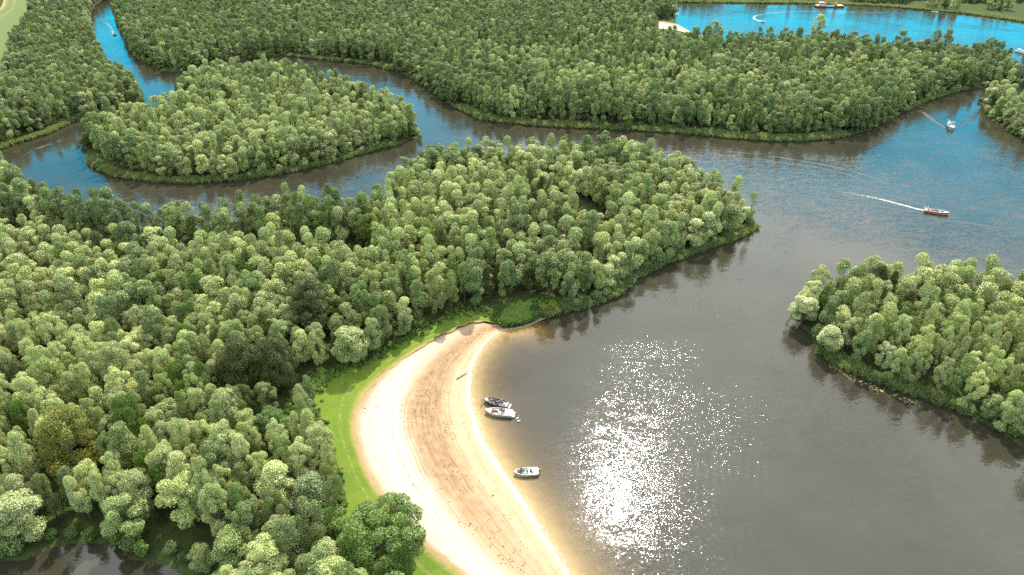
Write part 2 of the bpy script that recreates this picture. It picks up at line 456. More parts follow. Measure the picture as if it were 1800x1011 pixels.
def mat_water():
    t = NT('water')
    pos = t.pos()

    def mapped(rot, sc):
        m = t.n('ShaderNodeMapping')
        m.inputs['Rotation'].default_value = (0, 0, rot)
        m.inputs['Scale'].default_value = sc
        t.l(pos, m.inputs['Vector'])
        return m.outputs[0]

    def slopes(scale, rot, sc, amp, detail=2.0):
        x = t.n('ShaderNodeTexNoise')
        x.inputs['Scale'].default_value = scale
        x.inputs['Detail'].default_value = detail
        t.l(mapped(rot, sc), x.inputs['Vector'])
        v = t.n('ShaderNodeVectorMath', operation='SUBTRACT')
        t.l(x.outputs['Color'], v.inputs[0]); v.inputs[1].default_value = (0.5, 0.5, 0.5)
        w = t.n('ShaderNodeVectorMath', operation='MULTIPLY')
        t.l(v.outputs[0], w.inputs[0]); w.inputs[1].default_value = amp
        return w.outputs[0]

    def vadd(a, b):
        v = t.n('ShaderNodeVectorMath', operation='ADD')
        t.l(a, v.inputs[0]); t.l(b, v.inputs[1])
        return v.outputs[0]
    a = slopes(0.55, R(12), (0.35, 1.0, 1), (0.09, 0.15, 0))
    b = slopes(1.7, R(-10), (0.45, 1.0, 1), (0.12, 0.20, 0))
    c = slopes(4.8, R(25), (0.52, 1.0, 1), (0.44, 0.47, 0), 1.2)
    s = vadd(vadd(a, b), c)
    # wind streaks: rougher and smoother patches
    gust = t.rng(t.noise(0.018, 4, 0.6, dist=0.6), 0.36, 0.62, 0.42, 1.05, True)
    lee = t.attr('lee')
    amp = t.math('MULTIPLY', gust, lee)
    sc = t.n('ShaderNodeVectorMath', operation='SCALE')
    t.l(s, sc.inputs[0]); t.l(amp, sc.inputs['Scale'])
    # crossing ring trains from passing boats
    tot = sc.outputs[0]
    for (cx, cy_), k, am, r0, r1 in ((P(1760, 930), 3.6, 0.022, 18, 70), (P(1120, 1060), 4.2, 0.018, 10, 55)):
        d = t.n('ShaderNodeVectorMath', operation='SUBTRACT')
        t.l(pos, d.inputs[0]); d.inputs[1].default_value = (cx, cy_, 0)
        ln = t.n('ShaderNodeVectorMath', operation='LENGTH'); t.l(d.outputs[0], ln.inputs[0])
        nm = t.n('ShaderNodeVectorMath', operation='NORMALIZE'); t.l(d.outputs[0], nm.inputs[0])
        ph = t.math('ADD', t.math('MULTIPLY', ln.outputs['Value'], k), t.math('MULTIPLY', t.noise(0.12, 3), 9.0))
        w = t.math('MULTIPLY', t.math('SINE', ph), am)
        w = t.math('MULTIPLY', w, t.math('MULTIPLY', t.rng(ln.outputs['Value'], r0, r0 + 12), t.rng(ln.outputs['Value'], r1, r1 - 25)))
        w = t.math('MULTIPLY', w, t.rng(t.noise(0.07, 2), 0.4, 0.6))
        q = t.n('ShaderNodeVectorMath', operation='SCALE')
        t.l(nm.outputs[0], q.inputs[0]); t.l(w, q.inputs['Scale'])
        tot = vadd(tot, q.outputs[0])
    g = t.n('ShaderNodeNewGeometry')
    nn = t.n('ShaderNodeVectorMath', operation='NORMALIZE')
    t.l(vadd(g.outputs['Normal'], tot), nn.inputs[0])
    N = nn.outputs[0]
    n1 = t.noise(0.03, 4, 0.6)
    murk = t.mix(t.rng(n1, 0.35, 0.65), (0.0175, 0.0156, 0.0100), (0.0255, 0.0238, 0.0160))
    depth = t.attr('depth')
    op = t.math('SUBTRACT', 1.0, t.math('POWER', 2.718, t.math('MULTIPLY', depth, -2.3)))
    dif = t.n('ShaderNodeBsdfDiffuse'); t.val(dif.inputs['Color'], murk)
    tr = t.n('ShaderNodeBsdfTransparent')
    t.val(tr.inputs['Color'], t.mix(t.rng(depth, 0.0, 0.7), (0.97, 0.95, 0.88), (0.70, 0.55, 0.26)))
    body = t.n('ShaderNodeMixShader')
    t.val(body.inputs[0], op); t.l(tr.outputs[0], body.inputs[1]); t.l(dif.outputs[0], body.inputs[2])
    gl = t.n('ShaderNodeBsdfGlossy')
    gl.inputs['Roughness'].default_value = 0.026
    t.l(N, gl.inputs['Normal'])
    g2 = t.n('ShaderNodeBsdfGlossy')           # capillary ripples far below a pixel
    g2.inputs['Roughness'].default_value = 0.20
    t.l(N, g2.inputs['Normal'])
    gm = t.n('ShaderNodeMixShader'); gm.inputs[0].default_value = 0.022
    t.l(gl.outputs[0], gm.inputs[1]); t.l(g2.outputs[0], gm.inputs[2])
    fr = t.n('ShaderNodeFresnel'); t.l(t.rng(g.outputs['Backfacing'], 0.0, 1.0, 1.48, 1 / 1.48), fr.inputs['IOR'])   # same reflectance from both sides of the sheet
    t.l(N, fr.inputs['Normal'])
    ms = t.n('ShaderNodeMixShader')
    t.l(fr.outputs[0], ms.inputs[0]); t.l(body.outputs[0], ms.inputs[1]); t.l(gm.outputs[0], ms.inputs[2])
    t.l(ms.outputs[0], t.out.inputs[0])
    return t.m


def mat_leaf(name, cols, trans=0.35, tcol=(0.20, 0.26, 0.05), rough=0.42, spec=0.5):
    """cols: three leaf colours; each tree gets its own mix, each leaf a small change"""
    t = NT(name)
    oi = t.n('ShaderNodeObjectInfo').outputs['Random']
    c = t.mix(t.rng(oi, 0.0, 0.55), cols[0], cols[1])
    c = t.mix(t.rng(oi, 0.55, 1.0), c, cols[2])
    lf = t.attr('leaf')
    c = t.mix(1.0, c, t.mix(lf, (0.72, 0.72, 0.70), (1.25, 1.25, 1.2)), 'MULTIPLY')
    r2 = t.math('FRACT', t.math('MULTIPLY', oi, 17.3))
    c = t.mix(1.0, c, t.mix(r2, (0.66, 0.68, 0.68), (1.26, 1.25, 1.22)), 'MULTIPLY')
    b = t.n('ShaderNodeBsdfPrincipled')
    t.val(b.inputs['Base Color'], c)
    b.inputs['Roughness'].default_value = rough
    b.inputs['Specular IOR Level'].default_value = spec
    tl = t.n('ShaderNodeBsdfTranslucent')
    t.val(tl.inputs['Color'], t.mix(0.6, c, tcol))
    m = t.n('ShaderNodeMixShader'); m.inputs[0].default_value = trans
    t.l(b.outputs[0], m.inputs[1]); t.l(tl.outputs[0], m.inputs[2])
    t.l(m.outputs[0], t.out.inputs[0])
    return t.m


M = {}
M['ground'] = mat_ground()
M['verge'] = mat_grass('verge_grass', (0.068, 0.118, 0.011), (0.098, 0.140, 0.014), (0.12, 0.12, 0.03))
M['sand'] = mat_sand()
M['water'] = mat_water()
M['bark'] = simple('bark', (0.10, 0.075, 0.05), 0.9, 0, 0.4, 6)
M['willow'] = mat_leaf('silvery_leaf', ((0.285, 0.325, 0.100), (0.345, 0.375, 0.150), (0.185, 0.240, 0.060)), 0.10, (0.40, 0.46, 0.13), 0.44)
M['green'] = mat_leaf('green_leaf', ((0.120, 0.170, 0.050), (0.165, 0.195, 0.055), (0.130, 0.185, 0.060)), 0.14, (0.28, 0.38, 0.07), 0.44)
M['olive'] = mat_leaf('olive_leaf', ((0.060, 0.075, 0.018), (0.075, 0.088, 0.018), (0.055, 0.078, 0.018)), 0.15, (0.17, 0.19, 0.02), 0.5, 0.3)
M['fresh'] = mat_leaf('fresh_leaf', ((0.085, 0.145, 0.024), (0.10, 0.165, 0.026), (0.09, 0.15, 0.03)), 0.25, (0.22, 0.31, 0.03), 0.45, 0.4)
M['amber'] = mat_leaf('yellow_olive_leaf', ((0.115, 0.125, 0.016), (0.13, 0.135, 0.016), (0.12, 0.13, 0.018)), 0.22, (0.26, 0.27, 0.02), 0.5, 0.3)
M['reed'] = mat_leaf('reed_blade', ((0.12, 0.155, 0.055), (0.14, 0.165, 0.065), (0.12, 0.16, 0.05)), 0.35, (0.24, 0.30, 0.09), 0.5, 0.4)
M['lush'] = mat_leaf('lush_reed_blade', ((0.075, 0.135, 0.035), (0.09, 0.14, 0.04), (0.085, 0.145, 0.035)), 0.35, (0.16, 0.27, 0.06), 0.5, 0.4)

# ------------------------------------------------------------------ ground and water sheets
rows = np.r_[np.linspace(-500, 30, 10), np.geomspace(45, 950, 270), np.geomspace(1000, 9000, 18)]
sx = np.r_[[-14, -7, -4, -2.6, -1.8], np.linspace(-1.35, 1.35, 310), [1.8, 2.6, 4, 7, 14]]
half = 0.75 * (np.maximum(rows, 30) * CP + CAM_H * SP)
GX, GY = half[:, None] * sx[None, :], np.repeat(rows[:, None], len(sx), 1)
q = np.c_[GX.ravel(), GY.ravel()]
sd = land_sd(q) + (vnoise(q[:, 0], q[:, 1], 4.0, 3) - 0.5) * 1.2
db = seg_dist(q, beach_in, False)
inb = inside(q, beach_poly) | (seg_dist(q, beach_poly, True) < 1.5)
gz = np.where(sd > 0, np.minimum(0.15 + sd * 0.12, 0.42) + 0.10 * vnoise(q[:, 0], q[:, 1], 6, 5), np.maximum(-0.25 + sd * 0.3, -3.0))
gz = np.where(inb, -0.8, gz)
gz = np.where((sd < 0) & (db < 26), -1.6, gz)
gf = grid_faces(len(rows), len(sx))
tag(link('ground', mesh_np('ground', np.c_[q, gz], gf, True), M['ground']), 'dark forest floor and banks under the trees', kind='structure')
wme = mesh_np('water', np.c_[q, np.zeros(len(q))], gf, True)
depth = np.where(db < 60, db * 0.048, 3.0)
ex_, ey_ = P(990, 549)
depth += 1.6 * np.exp(-(np.hypot(q[:, 0] - ex_, q[:, 1] - ey_) / 7.5) ** 2)
lee = np.clip(0.34 + db / 36.0, 0.34, 1.0)
lee = lee * np.clip(0.34 + np.clip(-sd, 0, 60) / 45.0, 0.34, 1.0)


def patch(px, py, rx, ry, amt):
    '''calm (amt < 0) or ruffled (amt > 0) patch of water'''
    cx, cy_ = P(px, py)
    return amt * np.exp(-(((q[:, 0] - cx) / rx) ** 2 + ((q[:, 1] - cy_) / ry) ** 2))


lee = lee * np.clip(1 + patch(985, 700, 16, 20, -0.62) + patch(1050, 625, 13, 18, -0.35) + patch(1215, 655, 26, 30, 0.62) + patch(1105, 880, 20, 26, 0.34), 0.2, 1.8)
attr(wme, 'depth', np.clip(depth, 0, 3)); attr(wme, 'lee', lee)
water = tag(link('water', wme, M['water']), 'brown lake and winding blue channels with sun glitter', kind='structure')

# beach: strip from the bed under the shallows up to the grass
NS, UU = 220, np.r_[np.linspace(-0.75, -0.05, 16), np.linspace(0, 1.03, 60)]
bi, bo = resample(beach_in, NS), resample(beach_out, NS)
wid = np.hypot(*(bo - bi).T)[:, None] * np.ones(len(UU))
wid = np.where(UU[None, :] < 0, 25.0, wid)              # the bed runs the same distance out everywhere
pts = bi[:, None, :] + (UU[None, :] * wid)[..., None] * ((bo - bi) / np.hypot(*(bo - bi).T)[:, None])[:, None, :]
dd = UU[None, :] * wid
bz = np.where(dd < 0, np.maximum(dd * 0.045, -1.25), np.minimum(0.004 + dd * 0.03, 0.60))
bz = bz + 0.05 * (vnoise(pts[..., 0], pts[..., 1], 3.0, 9) - 0.5) * (UU > 0.08)
bme = mesh_np('beach', np.c_[pts.reshape(-1, 2), bz.ravel()], grid_faces(NS, len(UU)), True)
attr(bme, 'u', np.repeat(UU[None, :], NS, 0).ravel())
attr(bme, 's', np.repeat(np.linspace(0, 1, NS)[:, None], len(UU), 1).ravel())
tag(link('beach', bme, M['sand']), 'curved pale sand beach with rake lines and weed marks', kind='structure')


def loft(name, a, b, n, m, z, mat, label, jag=0.0):
    a, b = resample(a, n), resample(b, n)
    t = np.linspace(0, 1, m)
    p = a[:, None, :] + t[None, :, None] * (b - a)[:, None, :]
    if jag:
        dirn = (b - a) / (np.hypot(*(b - a).T)[:, None] + 1e-6)
        off = (vnoise(a[:, 0], a[:, 1], 2.5, 2) - 0.6) * jag
        p[:, 0, :] += dirn * off[:, None]
    zz = z + 0.12 * vnoise(p[..., 0], p[..., 1], 5, 4) + 0.10 * vnoise(p[..., 0], p[..., 1], 1.5, 6)
    me = mesh_np(name, np.c_[p.reshape(-1, 2), zz.ravel()], grid_faces(n, m), True)
    attr(me, 'edge', np.repeat(t[None, :], n, 0).ravel())
    return tag(link(name, me, mat), label, kind='structure')


loft('grass_verge', beach_out, verge_in, 260, 24, 0.56, M['verge'], 'bright green grass strip between beach and wood', 1.6)
M['field'] = mat_grass('field_grass', (0.06, 0.09, 0.022), (0.075, 0.10, 0.03), (0.13, 0.10, 0.055))
fc = catmull(poly([(-40, 152, 9), (4, 132, 9), (14, 95, 9), (26, 62, 9), (48, 38, 8), (56, 5, 8), (64, -60)]), 6)
fb = catmull(poly([(-160, 165), (-110, 95), (-70, 60), (-45, 38), (-10, 20), (6, 5), (20, -60)]), 6)
loft('field', fb, fc, 60, 10, 0.56, M['field'], 'pale meadow with a bare earth strip at the far left')
me = mesh_np('lawn', np.c_[CLEARING, np.full(len(CLEARING), 0.62)], np.array([[0, 1, 2], [0, 2, 3], [0, 3, 4], [0, 4, 5]]))
attr(me, 'edge', np.full(len(CLEARING), 0.8))
tag(link('lawn', me, M['field']), 'small mown lawn in the far wood', kind='structure')
fs = resample(catmull(poly([(1158, 39), (1172, 40), (1189, 43)]), 5), 12)
fs2 = resample(catmull(poly([(1158, 52), (1185, 54), (1226, 64)]), 5), 12)
p = fs[:, None, :] + np.linspace(0, 1, 6)[None, :, None] * (fs2 - fs)[:, None, :]
me = mesh_np('far_beach', np.c_[p.reshape(-1, 2), np.full(72, 0.62)], grid_faces(12, 6), True)
attr(me, 'u', np.tile(np.linspace(0.45, 0.85, 6), 12)); attr(me, 's', np.repeat(np.linspace(0, 1, 12), 6))
tag(link('far_beach', me, M['sand']), 'small sandy cove beside the far blue lake', kind='structure')

# ------------------------------------------------------------------ trees
def unit(n, g):
    v = g.normal(size=(n, 3))
    return v / np.linalg.norm(v, axis=1, keepdims=True)


def leaves_np(pos, axis, side, L, W, g, fold=0.25):
    """one folded diamond (two triangles) per leaf spray"""
    n = len(pos)
    nrm = np.cross(axis, side)
    L, W = L[:, None], W[:, None]
    v = np.stack([pos - axis * L * 0.5, pos + side * W * 0.5 + nrm * W * fold, pos + axis * L * 0.5, pos - side * W * 0.5 + nrm * W * fold], 1)
    i = np.arange(n)[:, None] * 4
    f = np.concatenate([i + np.array([[0, 1, 2]]), i + np.array([[0, 2, 3]])], 1).reshape(-1, 3)
    return v.reshape(-1, 3), f, np.repeat(g.random(n), 4)


def crown_np(seed, H, rad, z0, nlobes, lobe_r, nleaf, leaf_l, style='round'):
    """leaf sprays over many overlapping lobes that together make one uneven crown"""
    g = np.random.default_rng(seed)
    zc, hz = (H + z0) / 2, (H - z0) / 2
    lob = []
    for k in range(nlobes):
        for _ in range(30):
            t = g.random()
            z = z0 + 0.6 + t * (H - z0 - 0.6 - lobe_r * 0.6)
            if style == 'round':
                prof = math.sqrt(max(0.02, 1 - ((z - zc) / hz * 0.95) ** 2)) ** 0.9
            elif style == 'dome':
                prof = min(1.0, 1.15 * math.sqrt(max(0.0, (H - z) / (H - z0)))) * min(1.0, 0.45 + 1.3 * t)
            else:
                prof = 0.35 + 0.75 * math.sin(math.pi * min(1, 0.12 + 0.80 * t)) ** 0.8
            a = g.random() * 2 * math.pi
            rr = max(0.0, rad * prof - lobe_r * 0.55) * (0.55 + 0.5 * g.random() ** 0.5)
            c = np.array([rr * math.cos(a), rr * math.sin(a), z])
            if all(np.linalg.norm(c - l[0]) > lobe_r * 0.72 for l in lob):
                break
        lob.append((c, lobe_r * g.uniform(0.7, 1.2)))
    lob.append((np.array([g.normal() * 0.3, g.normal() * 0.3, H - lobe_r * 1.05]), lobe_r * 1.1))
    w = np.array([l[1] ** 2 for l in lob]); w /= w.sum()
    cnt = g.multinomial(nleaf, w)
    P_, A_, S_ = [], [], []
    ctr = np.array([0, 0, zc * 0.92])
    for (c, r), n in zip(lob, cnt):
        d = unit(n, g)
        out = c - ctr; out = out / (np.linalg.norm(out) + 1e-6)
        d = d + out * 0.35 + np.array([0, 0, 0.28]); d /= np.linalg.norm(d, axis=1, keepdims=True)
        rad_ = r * (0.62 + 0.46 * g.random(n) ** 0.6)
        p = c + d * rad_[:, None] * np.array([1.0, 1.0, 0.92])
        # most sprays lie flat on the lobe and catch the light, some stand out as fuzz
        nr = d + unit(n, g) * 0.50 + np.array([0, 0, 0.12]); nr /= np.linalg.norm(nr, axis=1, keepdims=True)
        fz = g.random(n) < 0.30
        ax = np.cross(nr, unit(n, g))
        ax[fz] = (d * 0.9 + unit(n, g) * 0.6)[fz]
        ax /= np.linalg.norm(ax, axis=1, keepdims=True) + 1e-9
        s = np.cross(nr, ax)
        s[fz] = np.cross(ax, unit(n, g))[fz]
        s /= np.linalg.norm(s, axis=1, keepdims=True) + 1e-9
        P_.append(p); A_.append(ax); S_.append(s)
    pos, ax, s = np.concatenate(P_), np.concatenate(A_), np.concatenate(S_)
    n = len(pos)
    L = leaf_l * g.uniform(0.7, 1.4, n)
    v, f, lf = leaves_np(pos, ax, s, L, L * g.uniform(0.45, 0.7, n), g)
    v[:, 2] = np.maximum(v[:, 2], 0.3)
    return v, f, lf, lob


def tube_np(p0, p1, r0, r1, k=6, bend=None, nseg=4):
    p0, p1 = np.array(p0, float), np.array(p1, float)
    t = np.linspace(0, 1, nseg + 1)
    c = p0 + (p1 - p0) * t[:, None]
    if bend is not None:
        c = c + np.array(bend) * np.sin(t * math.pi)[:, None]
    d = (p1 - p0) / (np.linalg.norm(p1 - p0) + 1e-9)
    a = np.cross(d, [0.31, 0.9, 0.1]); a /= np.linalg.norm(a); b = np.cross(d, a)
    th = np.arange(k) * 2 * math.pi / k
    ring = np.cos(th)[:, None] * a + np.sin(th)[:, None] * b
    r = r0 + (r1 - r0) * t
    v = (c[:, None, :] + ring[None] * r[:, None, None]).reshape(-1, 3)
    f = []
    for i in range(nseg):
        for j in range(k):
            q_ = [i * k + j, i * k + (j + 1) % k, (i + 1) * k + (j + 1) % k, (i + 1) * k + j]
            f += [q_[:3], [q_[0], q_[2], q_[3]]]
    return v, np.array(f)


def joinnp(parts):
    V, F, o = [], [], 0
    for v, f in parts:
        V.append(v); F.append(f + o); o += len(v)
    return np.concatenate(V), np.concatenate(F)


def trunk_np(seed, H, lob):
    g = np.random.default_rng(seed + 500)
    top = np.array([g.normal() * 0.3, g.normal() * 0.3, H * 0.72])
    parts = [tube_np((0, 0, -0.5), top, H * 0.020 + 0.05, 0.06, 7, (g.normal() * 0.3, g.normal() * 0.3, 0), 5)]
    for c, r in lob[:9]:
        h = max(H * 0.15, c[2] * g.uniform(0.45, 0.7))
        h = min(h, H * 0.68)
        b = top * (h / top[2]) if top[2] else top
        parts.append(tube_np((b[0], b[1], h), c, 0.10, 0.03, 5, (0, 0, -0.3), 3))
    return joinnp(parts)


class Form:
    """one kind of tree: crown mesh, trunk mesh"""
    def __init__(s, mat, kind, words, seed, H, rad, z0, nl, lr, nleaf, leaf, style):
        v, f, lf, lob = crown_np(seed, H, rad, z0, nl, lr, nleaf, leaf, style)
        s.H, s.rad, s.kind, s.words = H, rad, kind, words
        s.crown = mesh_np(kind + '_crown', v, f); attr(s.crown, 'leaf', lf); s.crown.materials.append(M[mat])
        tv, tf = trunk_np(seed, H, lob)
        s.trunk = mesh_np(kind + '_trunk', tv, tf, True); s.trunk.materials.append(M['bark'])
        s.np = (v, f, lf, tv, tf, mat)

    def joined(s, name):
        """crown and trunk in one mesh, for the far wood"""
        v, f, lf, tv, tf, mat = s.np
        me = mesh_np(name, np.r_[v, tv], np.r_[f, tf + len(v)])
        attr(me, 'leaf', np.r_[lf, np.zeros(len(tv))])
        me.materials.append(M[mat]); me.materials.append(M['bark'])
        mi = np.r_[np.zeros(len(f), np.int32), np.ones(len(tf), np.int32)]
        me.polygons.foreach_set('material_index', mi)
        return me


NEAR, FAR = [], []
for k in range(6):                       # rounded silvery willows, near
    H = 12.5 + 0.5 * k
    NEAR.append(Form('willow', 'willow_tree', 'round silvery', 10 + k, H, 3.1 + 0.12 * (k % 3), 1.6 + 0.5 * (k % 3), (22, 25, 29)[k % 3], (1.3, 1.32, 1.15)[k % 3], 11500, 0.275, ('dome', 'round', 'tall')[k % 3]))
for k in range(3):
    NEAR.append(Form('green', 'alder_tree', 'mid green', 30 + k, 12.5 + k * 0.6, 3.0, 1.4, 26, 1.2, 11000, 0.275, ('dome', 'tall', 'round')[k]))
OLIVE = [Form('olive', 'olive_tree', 'olive', 90 + k, 12.5, 3.3, 1.0, 26, 1.2, 10500, 0.28, ('dome', 'tall')[k]) for k in range(2)]
for k in range(8):
    H = 12.2 + 0.45 * k
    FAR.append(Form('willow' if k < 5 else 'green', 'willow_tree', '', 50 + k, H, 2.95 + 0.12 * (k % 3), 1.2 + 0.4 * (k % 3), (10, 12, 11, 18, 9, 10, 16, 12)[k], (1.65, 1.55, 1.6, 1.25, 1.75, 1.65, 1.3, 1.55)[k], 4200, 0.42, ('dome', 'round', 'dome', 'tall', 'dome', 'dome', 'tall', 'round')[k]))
FAR.append(Form('olive', 'olive_tree', '', 64, 12.5, 3.2, 1.0, 24, 1.2, 3000, 0.48, 'dome'))
FAR.append(Form('fresh', 'leafy_tree', '', 65, 11.5, 3.2, 0.9, 26, 1.15, 3000, 0.48, 'round'))
BROAD = [Form('olive', 'broad_tree', 'dark olive', 70 + k, 13.5 + k, 6.2, 0.8, 60, 1.55, 22000, 0.32, 'dome') for k in range(2)]
POPLAR = Form('olive', 'poplar_tree', 'tall olive', 76, 17.5, 3.9, 1.2, 48, 1.2, 15000, 0.31, 'tall')
AMBER = Form('amber', 'poplar_tree', 'yellow olive', 77, 17.0, 4.2, 1.2, 50, 1.2, 15000, 0.31, 'tall')
BUSHY = Form('fresh', 'bushy_tree', 'fresh green', 80, 11.5, 5.6, 0.5, 80, 1.25, 26000, 0.29, 'round')
FRESH = [Form('fresh', 'leafy_tree', 'fresh green', 84 + k, 9.5 + k, 3.3, 0.8, 28, 1.15, 10000, 0.28, 'round') for k in range(2)]


def scatter(name, pts, scales, rots, variants, meshes, label, cat=None):
    """one object of kind stuff that instances the meshes on its points"""
    c = bpy.data.collections.new(name + '_forms')
    for k, me in enumerate(meshes):
        c.objects.link(bpy.data.objects.new('%s_form_%02d' % (name, k), me))
    me = bpy.data.meshes.new(name)
    me.vertices.add(len(pts)); me.vertices.foreach_set('co', np.ascontiguousarray(pts, np.float32).ravel())
    a = me.attributes.new('variant', 'INT', 'POINT'); a.data.foreach_set('value', np.ascontiguousarray(variants, np.int32))
    a = me.attributes.new('turn', 'FLOAT_VECTOR', 'POINT'); a.data.foreach_set('vector', np.ascontiguousarray(rots, np.float32).ravel())
    a = me.attributes.new('size', 'FLOAT_VECTOR', 'POINT'); a.data.foreach_set('vector', np.ascontiguousarray(scales, np.float32).ravel())
    o = link(name, me)
    ng = bpy.data.node_groups.new(name, 'GeometryNodeTree')
    ng.interface.new_socket('Geometry', in_out='INPUT', socket_type='NodeSocketGeometry')
    ng.interface.new_socket('Geometry', in_out='OUTPUT', socket_type='NodeSocketGeometry')
    N = ng.nodes
    gi, go = N.new('NodeGroupInput'), N.new('NodeGroupOutput')
    ip = N.new('GeometryNodeInstanceOnPoints')
    ci = N.new('GeometryNodeCollectionInfo')
    ci.inputs['Collection'].default_value = c
    ci.inputs['Separate Children'].default_value = True
    ci.inputs['Reset Children'].default_value = True

    def na(nm, dt):
        x = N.new('GeometryNodeInputNamedAttribute'); x.data_type = dt; x.inputs['Name'].default_value = nm
        return x.outputs['Attribute']
    L = ng.links
    L.new(gi.outputs[0], ip.inputs['Points'])
    L.new(ci.outputs[0], ip.inputs['Instance'])
    ip.inputs['Pick Instance'].default_value = True
    L.new(na('variant', 'INT'), ip.inputs['Instance Index'])
    L.new(na('turn', 'FLOAT_VECTOR'), ip.inputs['Rotation'])
    L.new(na('size', 'FLOAT_VECTOR'), ip.inputs['Scale'])
    L.new(ip.outputs[0], go.inputs[0])
    o.modifiers.new('scatter', 'NODES').node_group = ng
    return tag(o, label, cat, kind='stuff')


# hand placed trees: (px, py of the crown middle, height of the middle, form, height, width, name, label)
SPECIAL = [
    (424, 645, 8.5, BROAD[0], 16.5, 13.5, 'broad_tree', 'dark olive broad tree left of the tallest dark tree in the near wood'),
    (484, 640, 8.5, BROAD[1], 17.0, 12.5, 'broad_tree', 'very dark wide tree beside the weedy bank of the grass verge'),
    (548, 540, 10.5, POPLAR, 20.0, 11.0, 'poplar_tree', 'tall dark poplar standing above the wood behind the grass verge'),
    (432, 706, 6.0, BROAD[0], 11.0, 7.5, 'broad_tree', 'small dark olive tree in front of the broad dark trees'),
    (118, 785, 9.5, AMBER, 19.0, 11.0, 'poplar_tree', 'yellow olive tall tree rising at the left of the near wood'),
    (674, 945, 6.2, BUSHY, 12.5, 16.0, 'bushy_tree', 'big fresh green bushy tree on the grass beside the beach'),
    (474, 752, 4.5, FRESH[0], 9.0, 7.0, 'leafy_tree', 'olive green bush-like tree at the lower end of the weedy bank'),
    (508, 766, 4.0, FRESH[1], 8.0, 6.0, 'leafy_tree', 'smaller green bush-like tree right beside the grass verge track'),
    (588, 930, 4.5, FRESH[1], 8.5, 6.5, 'leafy_tree', 'fresh green tree just left of the big bushy beach tree'),
    (572, 978, 5.5, NEAR[0], 10.0, 7.0, 'willow_tree', 'pale round willow at the bottom edge beside the bushy beach tree'),
    (326, 878, 8.0, NEAR[2], 14.5, 8.0, 'willow_tree', 'tall pale columnar willow behind the pond bank'),
    (484, 850, 7.5, NEAR[3], 13.0, 8.5, 'willow_tree', 'pale dome-headed willow in front of the wood near the grass verge'),
    (548, 872, 6.0, NEAR[6], 12.0, 9.0, 'alder_tree', 'broad deep green alder beside the curved grass verge'),
    (222, 912, 6.0, NEAR[5], 11.5, 7.5, 'willow_tree', 'lone pale willow leaning over the pond bank'),
    (34, 915, 6.5, NEAR[4], 12.5, 8.0, 'willow_tree', 'pale willow at the pond corner, leftmost on the bank'),
    (416, 968, 6.0, NEAR[1], 11.0, 7.5, 'willow_tree', 'wide pale willow at the bottom edge right of the pond'),
    (498, 948, 6.0, NEAR[7], 11.5, 7.0, 'alder_tree', 'yellow green alder at the bottom edge between two pale willows'),
    (1459, 598, 4.2, NEAR[0], 8.6, 7.6, 'willow_tree', 'round pale willow standing at the near shore of the right island'),
    (1440, 503, 7.5, NEAR[2], 14.0, 6.5, 'willow_tree', 'tall narrow tree at the left tip of the right island'),
    (1413, 548, 4.5, NEAR[4], 9.0, 7.5, 'willow_tree', 'low tree overhanging the water at the right island tip'),
    (1425, 520, 6.5, NEAR[5], 11.5, 6.0, 'willow_tree', 'grey green tree crowding behind the low overhanging one at the island tip'),
    (616, 612, 6.0, NEAR[1], 12.0, 9.0, 'willow_tree', 'large pale willow at the bend of the grass verge'),
    (1103, 216, 3.5, FRESH[0], 7.0, 5.5, 'leafy_tree', 'lone dark tree standing in the far reed bank'),
    (52, 207, 6.5, BROAD[1], 12.0, 12.0, 'broad_tree', 'olive rounded tree above the reeds of the upper left bank'),
    (566, 470, 9.0, FRESH[0], 12.0, 6.5, 'leafy_tree', 'bright green tree among silvery ones in the middle of the wood'),
    (1440, 36, 14.0, NEAR[2], 19.5, 10.0, 'willow_tree', 'tall slender tree standing out against the far blue lake'),
    (1257, 48, 13.0, NEAR[5], 18.0, 12.0, 'willow_tree', 'broad-topped tree beside the far sandy cove'),
    (1667, 60, 13.0, NEAR[3], 17.5, 9.0, 'willow_tree', 'round-headed tree standing above the far wood edge'),
    (1645, 63, 12.0, NEAR[7], 16.5, 7.0, 'alder_tree', 'pointed tree next to the round-headed one at the far wood edge'),
]
sp_xy = []
for (px, py, zc, fm, h, w, nm, lab) in SPECIAL:
    x, y = P(px, py, zc)
    sp_xy.append((x, y, w * 0.5))
sp_xy = np.array(sp_xy)

# the wood: dart throwing inside the land, kept off sand, grass, field, lawn and lanes
cand = []
for dist0, dist1, nC in ((40, 200, 22000), (200, 420, 52000), (420, 1050, 150000)):
    y = rng.uniform(dist0, dist1, nC)
    hw = 0.75 * (y * CP + CAM_H * SP) * 1.10 + 12
    hmax = 0.75 * (dist1 * CP + CAM_H * SP) * 1.10 + 12
    x = rng.uniform(-hmax, hmax, nC)
    k = np.abs(x) < hw
    cand.append(np.c_[x[k], y[k]])
cand = np.concatenate(cand)
sdc = land_sd(cand)
ok = sdc > 1.6
ok &= ~inside(cand, beach_poly) & ~inside(cand, verge_poly)
ok &= seg_dist(cand, beach_poly, True) > 2.5
ok &= ~inside(cand, FIELD) & ~inside(cand, CLEARING)
for pl, w in LANES:
    ok &= seg_dist(cand, pl, False) > w
ok &= ~inside(cand, poly([(842, 590), (960, 578), (990, 545), (935, 522), (850, 540)]))
fp = poly([(1146, 34), (1192, 34), (1240, 60), (1236, 82), (1190, 84), (1146, 76)])
ok &= ~inside(cand, fp)
REED_D = catmull(poly([(800, 190), (825, 201), (850, 212), (900, 218), (960, 223), (1040, 227), (1100, 230), (1160, 233), (1230, 239), (1300, 245), (1370, 249), (1440, 247), (1490, 240)]), 5)
